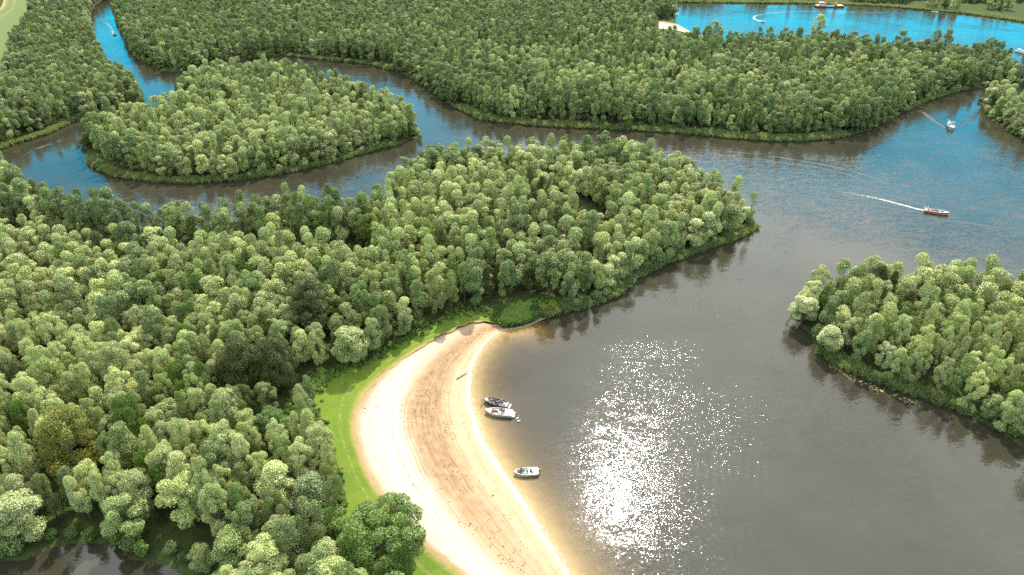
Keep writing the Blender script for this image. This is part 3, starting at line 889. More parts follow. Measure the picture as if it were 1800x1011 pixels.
REED_BC = [catmull(poly(p_), 5) for p_ in ([(155, 270), (165, 292), (200, 309), (245, 317), (300, 322), (360, 322)], [(505, 99), (545, 104), (585, 108), (640, 113)], [(0, 263), (20, 256), (80, 237), (130, 215)], [(1470, 641), (1505, 657), (1545, 673), (1585, 687), (1625, 698), (1660, 713)])]
ok &= seg_dist(cand, REED_D, False) > 6.5
for pl, w_ in zip(REED_BC, (4.5, 4.5, 4.5, 1.6)):
    ok &= seg_dist(cand, pl, False) > w_
cand, sdc = cand[ok], sdc[ok]
for sxx, syy, sr in sp_xy:
    # nothing may crowd a marked tree, and in front of a big one the view stays open
    ddx, ddy = cand[:, 0] - sxx, cand[:, 1] - syy
    ddy = np.where((ddy < 0) & (sr > 4.4) & (syy < 200), ddy * 0.72, ddy)
    k = np.hypot(ddx, ddy) > sr * 0.75 + (2.0 if sr > 4.4 else 1.4)
    cand, sdc = cand[k], sdc[k]
gx, gy = to_px(cand[:, 0], cand[:, 1], 0)
inG = sdist(cand, LANDW['G']) > 0
gapG = (vnoise(cand[:, 0], cand[:, 1], 26, 8) > 0.50) | (sdist(cand, LANDW['G']) < 9)
k = ~(inG & gapG & (cand[:, 1] > 500))
cand, sdc = cand[k], sdc[k]
cell, rmin = 4.6, 3.15
grid, keep = {}, []
wwc = np.clip(np.exp(rng.normal(0.0, 0.19, len(cand))), 0.64, 1.38)
dense = 0.78 + 0.5 * vnoise(cand[:, 0], cand[:, 1], 34, 12)
for i, ((x, y), dn) in enumerate(zip(cand, dense)):
    rr = rmin * dn * (0.45 + 0.55 * wwc[i]) + (0.35 if y > 420 else 0)
    cx, cy_ = int(x // cell), int(y // cell)
    good = True
    for a in (-1, 0, 1):
        for b in (-1, 0, 1):
            for (X, Y) in grid.get((cx + a, cy_ + b), ()):
                if (X - x) ** 2 + (Y - y) ** 2 < rr * rr:
                    good = False
                    break
            if not good: break
        if not good: break
    if good:
        grid.setdefault((cx, cy_), []).append((x, y)); keep.append(i)
tr, trs = cand[keep], sdc[keep]
# height: lower at the shore, patches of taller and shorter stands
hh = 10.6 + 3.2 * vnoise(tr[:, 0], tr[:, 1], 30, 21) + rng.normal(0, 1.9, len(tr))
hh *= np.where(trs < 5, 0.74 + 0.05 * trs, 1.0)
hh = np.clip(hh * (0.72 + 0.28 * wwc[keep]), 5.5, 17.5)
ww = wwc[keep] * np.clip(0.92 + 0.25 * (vnoise(tr[:, 0], tr[:, 1], 22, 31) - 0.5), 0.8, 1.1)
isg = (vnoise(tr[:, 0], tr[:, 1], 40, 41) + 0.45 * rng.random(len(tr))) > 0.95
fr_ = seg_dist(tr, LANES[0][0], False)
isg |= (sdist(tr, LANDW['A']) > 0) & (fr_ < 26) & (tr[:, 1] > np.interp(tr[:, 0], LANES[0][0][:, 0], LANES[0][0][:, 1])) & (tr[:, 0] < LANES[0][0][-1, 0]) & (rng.random(len(tr)) < 0.75)  # darker green trees concentrated in these stands, their colour standing in for cloud shade
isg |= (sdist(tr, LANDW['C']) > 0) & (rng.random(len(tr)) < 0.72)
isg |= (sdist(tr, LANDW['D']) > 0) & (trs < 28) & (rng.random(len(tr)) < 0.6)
isg |= (sdist(tr, LANDW['D']) > 0) & (rng.random(len(tr)) < np.clip((tr[:, 1] - 300) / 420, 0.25, 0.75))  # far wood gets more dark green trees too, imitating cloud shade by leaf colour
spec_ = rng.random(len(tr)) + 0.10 * (vnoise(tr[:, 0], tr[:, 1], 25, 77) - 0.5)   # odd species among the willows
ppx, ppy = to_px(tr[:, 0], tr[:, 1], hh * 0.6)
inview = (ppx > -25) & (ppx < 1825) & (ppy > -20) & (ppy < 1045)
zc_ = tr[:, 1] * CP + CAM_H * SP
order = np.argsort(np.where(inview, zc_, 1e9))
N_IND = 300 - sum(1 for s in SPECIAL if s[6] in ('willow_tree', 'alder_tree'))
ind = order[:N_IND]
rest = np.setdiff1d(np.arange(len(tr)), ind)
print('trees', len(tr), 'individual', len(ind))


def place_tree(fm, x, y, h, w, name, label, group, rot):
    e = bpy.data.objects.new(name, None)
    COL.objects.link(e)
    e.empty_display_size = 0.5
    e.location = (x, y, 0.45)
    e.rotation_euler = (random.uniform(-0.05, 0.05), random.uniform(-0.05, 0.05), rot)
    s = w / (2 * fm.rad * 1.06)
    e.scale = (s, s, h / fm.H * 0.95)
    link('trunk', fm.trunk, None, e)
    link('crown', fm.crown, None, e)
    tag(e, label, 'tree', group)
    return e


for i, (px, py, zc, fm, h, w, nm, lab) in enumerate(SPECIAL):
    x, y = P(px, py, zc)
    place_tree(fm, x, y, h, w, nm, lab, None, i * 1.3)

# labels of the single trees come from where they stand and how they look
ZONES = [
    ('right_island', lambda x, y, px, py: px > 1330),
    ('pond', lambda x, y, px, py: px < 340 and py > 905),
    ('verge', None), ('dark', None), ('left', lambda x, y, px, py: px < 150), ('middle', lambda x, y, px, py: True)]
dv = seg_dist(tr[ind], verge_in, False)
dk = np.array([min(math.hypot(x - sp_xy[j][0], y - sp_xy[j][1]) for j in (0, 1, 3)) for x, y in tr[ind]])
dpop = np.array([math.hypot(x - sp_xy[4][0], y - sp_xy[4][1]) for x, y in tr[ind]])
buckets = {}
NUM = 'none one two three four five six seven eight nine ten eleven twelve thirteen fourteen fifteen sixteen seventeen eighteen nineteen twenty'.split() + ['many'] * 60
ORD = 'first second third fourth fifth sixth seventh eighth ninth tenth eleventh twelfth thirteenth fourteenth fifteenth sixteenth seventeenth eighteenth nineteenth twentieth'.split() + ['%dth' % k for k in range(21, 90)]
for j, i in enumerate(ind):
    x, y = tr[i]
    px, py = to_px(x, y, 0)
    if spec_[i] > 0.955:
        fm = OLIVE[int(rng.integers(2))]; col = 'olive'
    elif spec_[i] < 0.03:
        fm = FRESH[int(rng.integers(2))]; col = 'fresh green'
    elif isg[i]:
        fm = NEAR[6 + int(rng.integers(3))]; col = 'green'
    else:
        fm = NEAR[int(rng.integers(6))]; col = 'silvery'
    nm = fm.kind
    if px > 1330: place = 'at the right island shore' if trs[i] < 4 else 'just inside the right island' if trs[i] < 9 else 'deep on the right island'
    elif py > 905 and px < 340: place = 'above the dark pond'
    elif py > 940: place = 'at the bottom edge'
    elif dv[j] < 5: place = 'facing the grass verge'
    elif dk[j] < 11: place = 'around the dark broad trees'
    elif dpop[j] < 11: place = 'round the yellow olive tree'
    elif dv[j] < 13: place = 'behind the verge trees'
    elif px < 150: place = 'at the left border'
    elif py > 800: place = 'behind the pond'
    elif py > 700: place = 'between pond and broad trees'
    else: place = 'left of the broad trees'
    size = 'tall' if hh[i] > 14.2 else 'low' if hh[i] < 11.2 else 'mid-height'
    shape = 'slender' if ww[i] < 0.84 else 'wide' if ww[i] > 1.12 else 'round'
    buckets.setdefault((size, shape, col, place), []).append((j, i, fm, nm, x, y))
for (size, shape, col, place), lst in buckets.items():
    lst.sort(key=lambda r: (r[4]))
    for r, (j, i, fm, nm, x, y) in enumerate(lst):
        lab = '%s %s %s tree %s' % (size, shape, col, place)
        n_ = len(lst)
        if n_ > 1:
            lab += ', ' + ('leftmost' if r == 0 else 'rightmost' if r == n_ - 1 else ORD[r] + ' from left') + ' of %s alike' % NUM[n_]
        grp = 'trees ' + place
        place_tree(fm, x, y, hh[i], ww[i] * 4.95, nm, lab, grp, rng.uniform(0, 6.28))

rp = tr[rest]
sc = np.c_[ww[rest] * 0.84, ww[rest] * 0.84, hh[rest] / 13.6]
rt = np.c_[rng.normal(0, 0.04, len(rp)), rng.normal(0, 0.04, len(rp)), rng.uniform(0, 6.28, len(rp))]
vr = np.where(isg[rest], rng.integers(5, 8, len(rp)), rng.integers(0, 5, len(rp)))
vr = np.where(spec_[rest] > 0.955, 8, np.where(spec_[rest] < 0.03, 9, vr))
scatter('woodland', np.c_[rp, np.full(len(rp), 0.4)], sc, rt, vr, [f.joined('woodland_tree_%02d' % k) for k, f in enumerate(FAR)],
        'dense silvery green broadleaf wood covering the banks and islands', 'woodland')


# ------------------------------------------------------------------ reeds, undergrowth, weeds
def reed_np(seed, n, rad, h, w, lean=0.28):
    g = np.random.default_rng(seed)
    a, r = g.random(n) * 6.283, rad * np.sqrt(g.random(n))
    b = np.c_[r * np.cos(a), r * np.sin(a), np.zeros(n)]
    d = np.c_[g.normal(0, lean, n), g.normal(0, lean, n), np.ones(n)]; d /= np.linalg.norm(d, axis=1, keepdims=True)
    L = h * g.uniform(0.6, 1.1, n)
    s = np.cross(d, unit(n, g)); s /= np.linalg.norm(s, axis=1, keepdims=True)
    tip = b + d * L[:, None] + np.c_[g.normal(0, 0.2, n), g.normal(0, 0.2, n), -0.1 * L]
    v = np.stack([b - s * w * 0.5, b + s * w * 0.5, b + d * L[:, None] * 0.6 + s * w * 0.45, tip], 1).reshape(-1, 3)
    i = np.arange(n)[:, None] * 4
    f = np.concatenate([i + [[0, 1, 2]], i + [[0, 2, 3]]], 1).reshape(-1, 3)
    return v, f, np.repeat(g.random(n), 4)


def reed_mesh(name, seed, n, rad, h, w, mat):
    v, f, lf = reed_np(seed, n, rad, h, w)
    me = mesh_np(name, v, f); attr(me, 'leaf', lf); me.materials.append(M[mat])
    return me


def along(pxs, w0, w1, spacing, seed, z=0.0):
    """points in a band w0..w1 metres on the landward (left) side of a shore traced in the photograph"""
    g = np.random.default_rng(seed)
    pl = catmull(poly(pxs), 6)
    L = np.hypot(*np.diff(pl, axis=0).T).sum()
    n = int(L * (w1 - w0) / spacing ** 2)
    t = resample(pl, 400)
    dr = np.gradient(t, axis=0); dr /= np.linalg.norm(dr, axis=1, keepdims=True)
    k = g.integers(0, 400, n)
    nrm = np.c_[-dr[k, 1], dr[k, 0]]
    wob = 0.55 + 0.9 * vnoise(t[k, 0], t[k, 1], 9, seed)
    off = w0 + (w1 - w0) * g.random(n) * wob
    p = t[k] + nrm * off[:, None] + g.normal(0, 0.3, (n, 2))
    return p


RE = []
RE.append(along([(800, 190), (825, 201), (850, 212), (900, 218), (960, 223), (1040, 227), (1100, 230), (1160, 233), (1230, 239), (1300, 245), (1370, 249), (1440, 247), (1490, 240)], -0.5, 7.5, 0.85, 1))
RE.append(along([(505, 99), (545, 104), (585, 108), (640, 113), (690, 125)], -0.5, 5, 1.0, 2))
RE.append(along([(155, 280), (165, 292), (200, 309), (245, 317), (300, 322), (360, 322), (420, 317), (480, 309), (540, 297), (600, 282), (650, 267), (700, 256)], -0.8, 3.5, 0.8, 3))
RE.append(along([(0, 263), (20, 256), (80, 237), (130, 215), (190, 200)], -0.8, 4.5, 0.8, 4))
RE.append(along([(960, 558), (985, 550), (1030, 539), (1085, 518), (1115, 491), (1160, 468), (1205, 451), (1260, 432), (1305, 415), (1326, 401)], -0.6, 2.2, 0.6, 5))
RE.append(along([(1440, 616), (1470, 641), (1505, 657), (1545, 673), (1585, 687), (1625, 698), (1660, 713), (1700, 729)], -0.8, 2.2, 0.55, 6))
RE.append(along([(1186, 4.5), (1300, 5.7), (1400, 6.7), (1480, 8.7), (1560, 12.7), (1620, 17.7), (1700, 25.2), (1760, 33.2), (1800, 39.2)], -1, 9, 1.2, 7))
RE.append(along([(1590, 196), (1660, 168), (1700, 158)], -0.5, 2.5, 0.8, 8))
for k_ in range(len(RE)):
    # the traced shores run so that the land lies to their left or right: keep what is on or close to land
    s_ = land_sd(RE[k_])
    if (s_ > -1.0).mean() < 0.5:
        pass
RE = np.concatenate(RE)
s_ = land_sd(RE)
RE = RE[s_ > -1.3]
n = len(RE)
hs_ = rng.uniform(0.8, 1.25, n) * (0.85 + 0.4 * vnoise(RE[:, 0], RE[:, 1], 5, 17))
scatter('reeds', np.c_[RE, np.full(n, -0.1)], np.c_[np.ones(n), np.ones(n), hs_], np.c_[np.zeros(n), np.zeros(n), rng.uniform(0, 6.28, n)], rng.integers(0, 3, n),
        [reed_mesh('reed_tuft_%d' % k, 200 + k, 46, 0.62, 2.1, 0.10, 'reed') for k in range(3)], 'grey green reed fringe along the shores', 'reeds')
g_ = np.random.default_rng(5)
cl = poly([(868, 566), (888, 577), (918, 573), (944, 562), (948, 548), (925, 540), (885, 545), (865, 553)])
c_ = g_.uniform(cl.min(0), cl.max(0), (6000, 2)); c_ = c_[inside(c_, cl)][:520]
n = len(c_)
lush = scatter('reed_bed', np.c_[c_, np.full(n, 0.1)], np.c_[np.ones(n), np.ones(n), g_.uniform(0.8, 1.2, n)], np.c_[np.zeros(n), np.zeros(n), g_.uniform(0, 6.28, n)], g_.integers(0, 2, n),
               [reed_mesh('lush_tuft_%d' % k, 220 + k, 60, 0.6, 2.4, 0.10, 'lush') for k in range(2)], 'lush green reed bed at the far end of the beach', 'reeds')

# low bushes and saplings: under the outer trees, on the weedy bank, along the shores
def bush_mesh(name, seed, mat, nleaf=900):
    v, f, lf, lob = crown_np(seed, 2.4, 1.5, 0.0, 10, 0.75, nleaf, 0.34, 'dome')
    me = mesh_np(name, v, f); attr(me, 'leaf', lf); me.materials.append(M[mat])
    return me


M['weedleaf'] = mat_leaf('weed_leaf', ((0.10, 0.19, 0.03), (0.13, 0.21, 0.04), (0.12, 0.20, 0.03)), 0.3, (0.2, 0.36, 0.05), 0.5, 0.3)
bm_ = [bush_mesh('undergrowth_form_%d' % k, 300 + k, ('green', 'willow', 'fresh', 'green')[k]) for k in range(4)] + [bush_mesh('undergrowth_form_4', 305, 'weedleaf')]
cnd = np.c_[rng.uniform(-420, 420, 60000), rng.uniform(60, 560, 60000)]
s2 = land_sd(cnd)
edge_ = (s2 > 0.2) & (s2 < 3.2)
edge_ &= (np.abs(cnd[:, 0]) < 0.75 * (cnd[:, 1] * CP + CAM_H * SP) * 1.1)
edge_ &= (seg_dist(cnd, beach_poly, True) > 3) & ~inside(cnd, beach_poly)
for pl, w_ in [(REED_D, 8.0)] + [(p_, 5.0) for p_ in REED_BC[:3]]:
    edge_ &= seg_dist(cnd, pl, False) > w_
edge_ &= ~inside(cnd, poly([(842, 590), (960, 578), (975, 545), (935, 530), (850, 545)]))
U1 = cnd[edge_]
U1 = U1[rng.random(len(U1)) < 0.9]
wk = catmull(poly([(500, 730), (520, 745), (560, 690), (590, 660), (560, 655), (520, 690)]), 4, True)
c2 = rng.uniform(wk.min(0), wk.max(0), (4000, 2)); c2 = c2[inside(c2, wk)][:420]
t_ = resample(verge_in, 500)
c3 = t_[rng.integers(0, 500, 650)] + rng.normal(0, 1.1, (650, 2))
c3 = c3[sdist(c3, beach_poly) < -0.5]
U = np.r_[U1, c2, c3]
n = len(U)
us = rng.uniform(0.5, 1.25, n); us[len(U1):] *= 0.40
vv = rng.integers(0, 4, n); vv[len(U1):] = rng.choice([2, 2, 4], n - len(U1))
scatter('undergrowth', np.c_[U, np.full(n, 0.25)], np.c_[us, us, us * rng.uniform(0.8, 1.4, n)], np.c_[np.zeros(n), np.zeros(n), rng.uniform(0, 6.28, n)], vv, bm_,
        'low bushes and saplings fringing woods and shores', 'undergrowth')

# ------------------------------------------------------------------ paint, cloth, skin
def foam_mat():
    t = NT('foam')
    n = t.noise(1.1, 5, 0.7)
    a = t.attr('foam')
    f = t.rng(t.math('ADD', n, t.math('MULTIPLY', a, 0.55)), 0.62, 0.90)
    d = t.n('ShaderNodeBsdfDiffuse'); d.inputs['Color'].default_value = (0.34, 0.33, 0.31, 1)
    tr = t.n('ShaderNodeBsdfTransparent')
    m = t.n('ShaderNodeMixShader')
    t.l(f, m.inputs[0]); t.l(tr.outputs[0], m.inputs[1]); t.l(d.outputs[0], m.inputs[2])
    t.l(m.outputs[0], t.out.inputs[0])
    return t.m


M['foam'] = foam_mat()
for nm, c, r in (('white_paint', (0.46, 0.46, 0.45), 0.3), ('cream_paint', (0.38, 0.36, 0.31), 0.4), ('navy_paint', (0.018, 0.028, 0.05), 0.25),
                 ('red_paint', (0.36, 0.045, 0.03), 0.3), ('dark_trim', (0.02, 0.022, 0.025), 0.4), ('grey_deck', (0.17, 0.18, 0.18), 0.7),
                 ('teak', (0.20, 0.115, 0.055), 0.6), ('blue_canvas', (0.01, 0.09, 0.20), 0.8), ('cushion_black', (0.03, 0.03, 0.035), 0.7),
                 ('cushion_red', (0.34, 0.05, 0.05), 0.7), ('cushion_pale', (0.30, 0.295, 0.28), 0.8), ('orange_steel', (0.55, 0.20, 0.03), 0.5), ('rope', (0.45, 0.40, 0.3), 0.9),
                 ('skin', (0.42, 0.25, 0.17), 0.55), ('hair_brown', (0.05, 0.03, 0.018), 0.6), ('hair_blond', (0.30, 0.20, 0.09), 0.6),
                 ('cloth_teal', (0.02, 0.17, 0.25), 0.85), ('cloth_maroon', (0.14, 0.02, 0.03), 0.85), ('cloth_red', (0.42, 0.05, 0.035), 0.85), ('cloth_white', (0.55, 0.54, 0.52), 0.85),
                 ('cloth_black', (0.025, 0.025, 0.03), 0.85), ('cloth_pink', (0.5, 0.22, 0.22), 0.85), ('cloth_green', (0.10, 0.22, 0.16), 0.85), ('cloth_denim', (0.06, 0.09, 0.16), 0.85),
                 ('feather', (0.45, 0.445, 0.43), 0.7), ('beak', (0.5, 0.2, 0.03), 0.5), ('driftwood', (0.20, 0.15, 0.10), 0.9), ('pad_leaf', (0.20, 0.165, 0.045), 0.6)):
    M[nm] = simple(nm, c, r)
t = NT('tinted_glass')
t.principled((0.02, 0.035, 0.04), 0.08, None, **{'Specular IOR Level': 0.8})
M['glass'] = t.m


class MB:
    """small mesh builder"""
    def __init__(s):
        s.v, s.f = [], []

    def add(s, v, f):
        o = len(s.v)
        s.v += [tuple(p) for p in v]
        s.f += [tuple(i + o for i in q) for q in f]
        return s

    def box(s, c, d, rz=0.0, taper=1.0, tilt=0.0):
        cx, cy_, cz = c
        hx, hy, hz = d[0] / 2, d[1] / 2, d[2] / 2
        pts = []
        for z in (-1, 1):
            k = taper if z > 0 else 1.0
            for x, y in ((-1, -1), (1, -1), (1, 1), (-1, 1)):
                px, py = x * hx * k + (tilt if z > 0 else 0), y * hy * k
                pts.append((cx + px * math.cos(rz) - py * math.sin(rz), cy_ + px * math.sin(rz) + py * math.cos(rz), cz + z * hz))
        return s.add(pts, [(3, 2, 1, 0), (4, 5, 6, 7), (0, 1, 5, 4), (1, 2, 6, 5), (2, 3, 7, 6), (3, 0, 4, 7)])

    def tube(s, pts, r, k=6):
        pts = [np.array(p, float) for p in pts]
        n = len(pts)
        rr = r if isinstance(r, (list, tuple)) else [r] * n
        V = []
        for i, p in enumerate(pts):
            d = pts[min(i + 1, n - 1)] - pts[max(i - 1, 0)]
            d /= np.linalg.norm(d) + 1e-9
            a = np.cross(d, [0.2, 0.31, 0.93] if abs(d[2]) < 0.9 else [1, 0.1, 0]); a /= np.linalg.norm(a)
            b = np.cross(d, a)
            V += [p + rr[i] * (math.cos(2 * math.pi * j / k) * a + math.sin(2 * math.pi * j / k) * b) for j in range(k)]
        F = [(i * k + j, i * k + (j + 1) % k, (i + 1) * k + (j + 1) % k, (i + 1) * k + j) for i in range(n - 1) for j in range(k)]
        F += [tuple(range(k - 1, -1, -1)), tuple(range((n - 1) * k, n * k))]
        return s.add(V, F)

    def ball(s, c, r, nu=10, nv=7):
        r = r if isinstance(r, (list, tuple)) else (r, r, r)
        V = [(c[0] + r[0] * math.sin(math.pi * i / nv) * math.cos(2 * math.pi * j / nu), c[1] + r[1] * math.sin(math.pi * i / nv) * math.sin(2 * math.pi * j / nu), c[2] + r[2] * math.cos(math.pi * i / nv)) for i in range(nv + 1) for j in range(nu)]
        F = [(i * nu + j, (i + 1) * nu + j, (i + 1) * nu + (j + 1) % nu, i * nu + (j + 1) % nu) for i in range(nv) for j in range(nu)]
        return s.add(V, F)

    def build(s, name, mat, parent=None, bevel=0.0, smooth=False):
        me = bpy.data.meshes.new(name)
        me.from_pydata(s.v, [], s.f)
        bm = bmesh.new(); bm.from_mesh(me)
        bmesh.ops.remove_doubles(bm, verts=bm.verts, dist=1e-5)
        bmesh.ops.recalc_face_normals(bm, faces=bm.faces)
        if bevel:
            bmesh.ops.bevel(bm, geom=list(bm.edges), offset=bevel, segments=2, affect='EDGES', clamp_overlap=True)
        bm.to_mesh(me); bm.free()
        if smooth:
            me.polygons.foreach_set('use_smooth', np.ones(len(me.polygons), bool))
        return link(name, me, M[mat], parent)


def root(name, label, cat, loc, rz=0.0, group=None):
    e = bpy.data.objects.new(name, None)
    COL.objects.link(e)
    e.location = loc
    e.rotation_euler = (0, 0, rz)
    e.empty_display_size = 0.5
    return tag(e, label, cat, group)


class Hull:
    """open boat: bow at +x, waterline at z = 0"""
    def __init__(s, L, B, h0, h1, full=2.6, stern=0.86, floor=0.12):
        s.L, s.B, s.h0, s.h1, s.full, s.stern, s.floor = L, B, h0, h1, full, stern, floor

    def b(s, t):                       # half beam, t = 0 stern .. 1 bow
        k = s.stern + (1 - s.stern) * math.sin(min(1, t / 0.45) * math.pi / 2)
        return max(0.03, s.B / 2 * k * (1 - max(0, (t - 0.42) / 0.58) ** s.full))

    def x(s, t): return (t - 0.5) * s.L

    def h(s, t): return s.h0 + (s.h1 - s.h0) * t * t

    def hull(s, name, mat, parent, n=16):
        m = MB(); V = []
        for i in range(n + 1):
            t = i / n
            b, h, x = s.b(t), s.h(t), s.x(t)
            rake = 0.35 * max(0, (t - 0.8) / 0.2)
            half = [(x - rake, 0.0, -0.35 * (1 - t ** 6)), (x - rake, 0.62 * b, -0.26 * (1 - t ** 6)), (x - rake * 0.5, 0.90 * b, 0.05), (x, b, h)]
            V += half + [(p[0], -p[1], p[2]) for p in half]
        F = []
        for i in range(n):
            for sd_ in (0, 4):
                for j in range(3):
                    a = i * 8 + sd_ + j
                    F.append((a, a + 1, a + 9, a + 8))
        F.append((0, 1, 2, 3, 7, 6, 5, 4)); F.append(tuple(n * 8 + j for j in (0, 1, 2, 3, 7, 6, 5, 4)))
        return m.add(V, F).build(name, mat, parent, smooth=False)

    def rim(s, name, mat, parent, r=0.055, dz=0.02):
        m = MB()
        pts = [(s.x(i / 18), s.b(i / 18), s.h(i / 18) + dz) for i in range(19)]
        m.tube(pts, r)
        m.tube([(p[0], -p[1], p[2]) for p in pts], r)
        m.tube([(s.x(0), -s.b(0), s.h(0) + dz), (s.x(0), s.b(0), s.h(0) + dz)], r)
        return m.build(name, mat, parent, smooth=True)

    def stripe(s, name, mat, parent, k0=0.55, k1=0.8):
        m = MB()
        for sg in (1, -1):
            V, F = [], []
            for i in range(17):
                t = i / 16
                b, h, x = s.b(t), s.h(t), s.x(t)
                for k in (k0, k1):
                    V.append((x, sg * (0.90 * b + 0.1 * b * k + 0.015), 0.05 + (h - 0.05) * k))
            F = [(2 * i, 2 * i + 1, 2 * i + 3, 2 * i + 2) for i in range(16)]
            m.add(V, F)
        return m.build(name, mat, parent)

    def deck(s, name, mat, parent, t0, t1, z=None, inset=0.06, dz=-0.02, side=True, n=10):
        """deck plate between two stations, with its edge turned down to the floor"""
        m = MB(); V, F = [], []
        for i in range(n + 1):
            t = t0 + (t1 - t0) * i / n
            zz = (s.h(t) + dz) if z is None else z
            w = max(0.01, s.b(t) * (1.0 if z is None else 0.93) - inset)
            V += [(s.x(t), -w, zz), (s.x(t), 0, zz + (0.04 if z is None else 0)), (s.x(t), w, zz)]
        for i in range(n):
            a = i * 3
            F += [(a, a + 1, a + 4, a + 3), (a + 1, a + 2, a + 5, a + 4)]
        if side and z is None:
            for e, tt in ((0, t0), (n, t1)):
                a = e * 3
                o = len(V)
                V += [(V[a + j][0], V[a + j][1], s.floor) for j in range(3)]
                F += [(a, a + 1, o + 1, o), (a + 1, a + 2, o + 2, o + 1)]
        return m.add(V, F).build(name, mat, parent)

    def liner(s, name, mat, parent, t0, t1, n=10):
        m = MB()
        for sg in (1, -1):
            V = []
            for i in range(n + 1):
                t = t0 + (t1 - t0) * i / n
                V += [(s.x(t), sg * (s.b(t) - 0.09), s.h(t) - 0.01), (s.x(t), sg * (s.b(t) * 0.93 - 0.05), s.floor)]
            m.add(V, [(2 * i, 2 * i + 1, 2 * i + 3, 2 * i + 2) for i in range(n)])
        return m.build(name, mat, parent)

    def bench(s, name, mat, parent, t0, t1, sg, w=0.42, h=0.40, thick=0.12):
        """bench along one side of the cockpit"""
        m = MB(); V, F = [], []
        n = 6
        for i in range(n + 1):
            t = t0 + (t1 - t0) * i / n
            o = sg * (s.b(t) * 0.93 - 0.10)
            q_ = sg * max(0.06, s.b(t) * 0.93 - 0.10 - w)
            V += [(s.x(t), o, s.floor + h), (s.x(t), q_, s.floor + h), (s.x(t), q_, s.floor + h - thick), (s.x(t), o, s.floor + h - thick)]
        for i in range(n):
            a = 4 * i
            F += [(a + j, a + (j + 1) % 4, a + 4 + (j + 1) % 4, a + 4 + j) for j in range(4)]
        F += [(0, 1, 2, 3), (4 * n, 4 * n + 1, 4 * n + 2, 4 * n + 3)]
        return m.add(V, F).build(name, mat, parent)


def wheel(parent, x, y, z):
    m = MB()
    pts = [(x + 0.06 * math.sin(a), y + 0.19 * math.cos(a), z + 0.18 * math.sin(a)) for a in np.linspace(0, 2 * math.pi, 13)]
    m.tube(pts, 0.02, 5)
    m.tube([(x + 0.25, y, z - 0.1), (x, y, z)], 0.025, 5)
    return m.build('steering_wheel', 'dark_trim', parent)


def windscreen(parent, x, w, z, h, rake=0.25, mat='glass'):
    m = MB()
    V = []
    for k in range(7):
        a = -1 + 2 * k / 6
        xx = x - 0.28 * a * a
        V += [(xx, a * w / 2, z), (xx - rake, a * w / 2 * 0.94, z + h), (xx - rake - 0.02, a * w / 2 * 0.92, z + h), (xx - 0.025, a * w / 2 * 0.98, z)]
    F = [(4 * i + j, 4 * i + (j + 1) % 4, 4 * i + 4 + (j + 1) % 4, 4 * i + 4 + j) for i in range(6) for j in range(4)]
    o = m.add(V, F).build('windscreen', mat, parent)
    f = MB(); f.tube([V[4 * i + 1] for i in range(7)], 0.022, 5); f.tube([V[0], V[1]], 0.022, 5); f.tube([V[24], V[25]], 0.022, 5)
    f.build('frame', 'dark_trim', o)
    return o


def outboard(parent, x, z):
    m = MB(); m.box((x - 0.25, 0, z + 0.42), (0.5, 0.34, 0.42), taper=0.8)
    o = m.build('outboard_motor', 'dark_trim', parent, 0.05)
    m = MB(); m.box((x - 0.22, 0, z - 0.2), (0.2, 0.12, 0.9))
    m.build('shaft', 'dark_trim', o)
    return o


def fenders(parent, H, sg, ts=(0.25, 0.5, 0.7)):
    for t_ in ts:
        m = MB()
        y = sg * (H.b(t_) + 0.10); z = H.h(t_) - 0.25
        m.tube([(H.x(t_), y, z + 0.28), (H.x(t_), y, z + 0.22), (H.x(t_), y, z - 0.2), (H.x(t_), y, z - 0.26)], [0.03, 0.09, 0.09, 0.03], 7)
        m.build('fender', 'cushion_pale', parent, smooth=True)


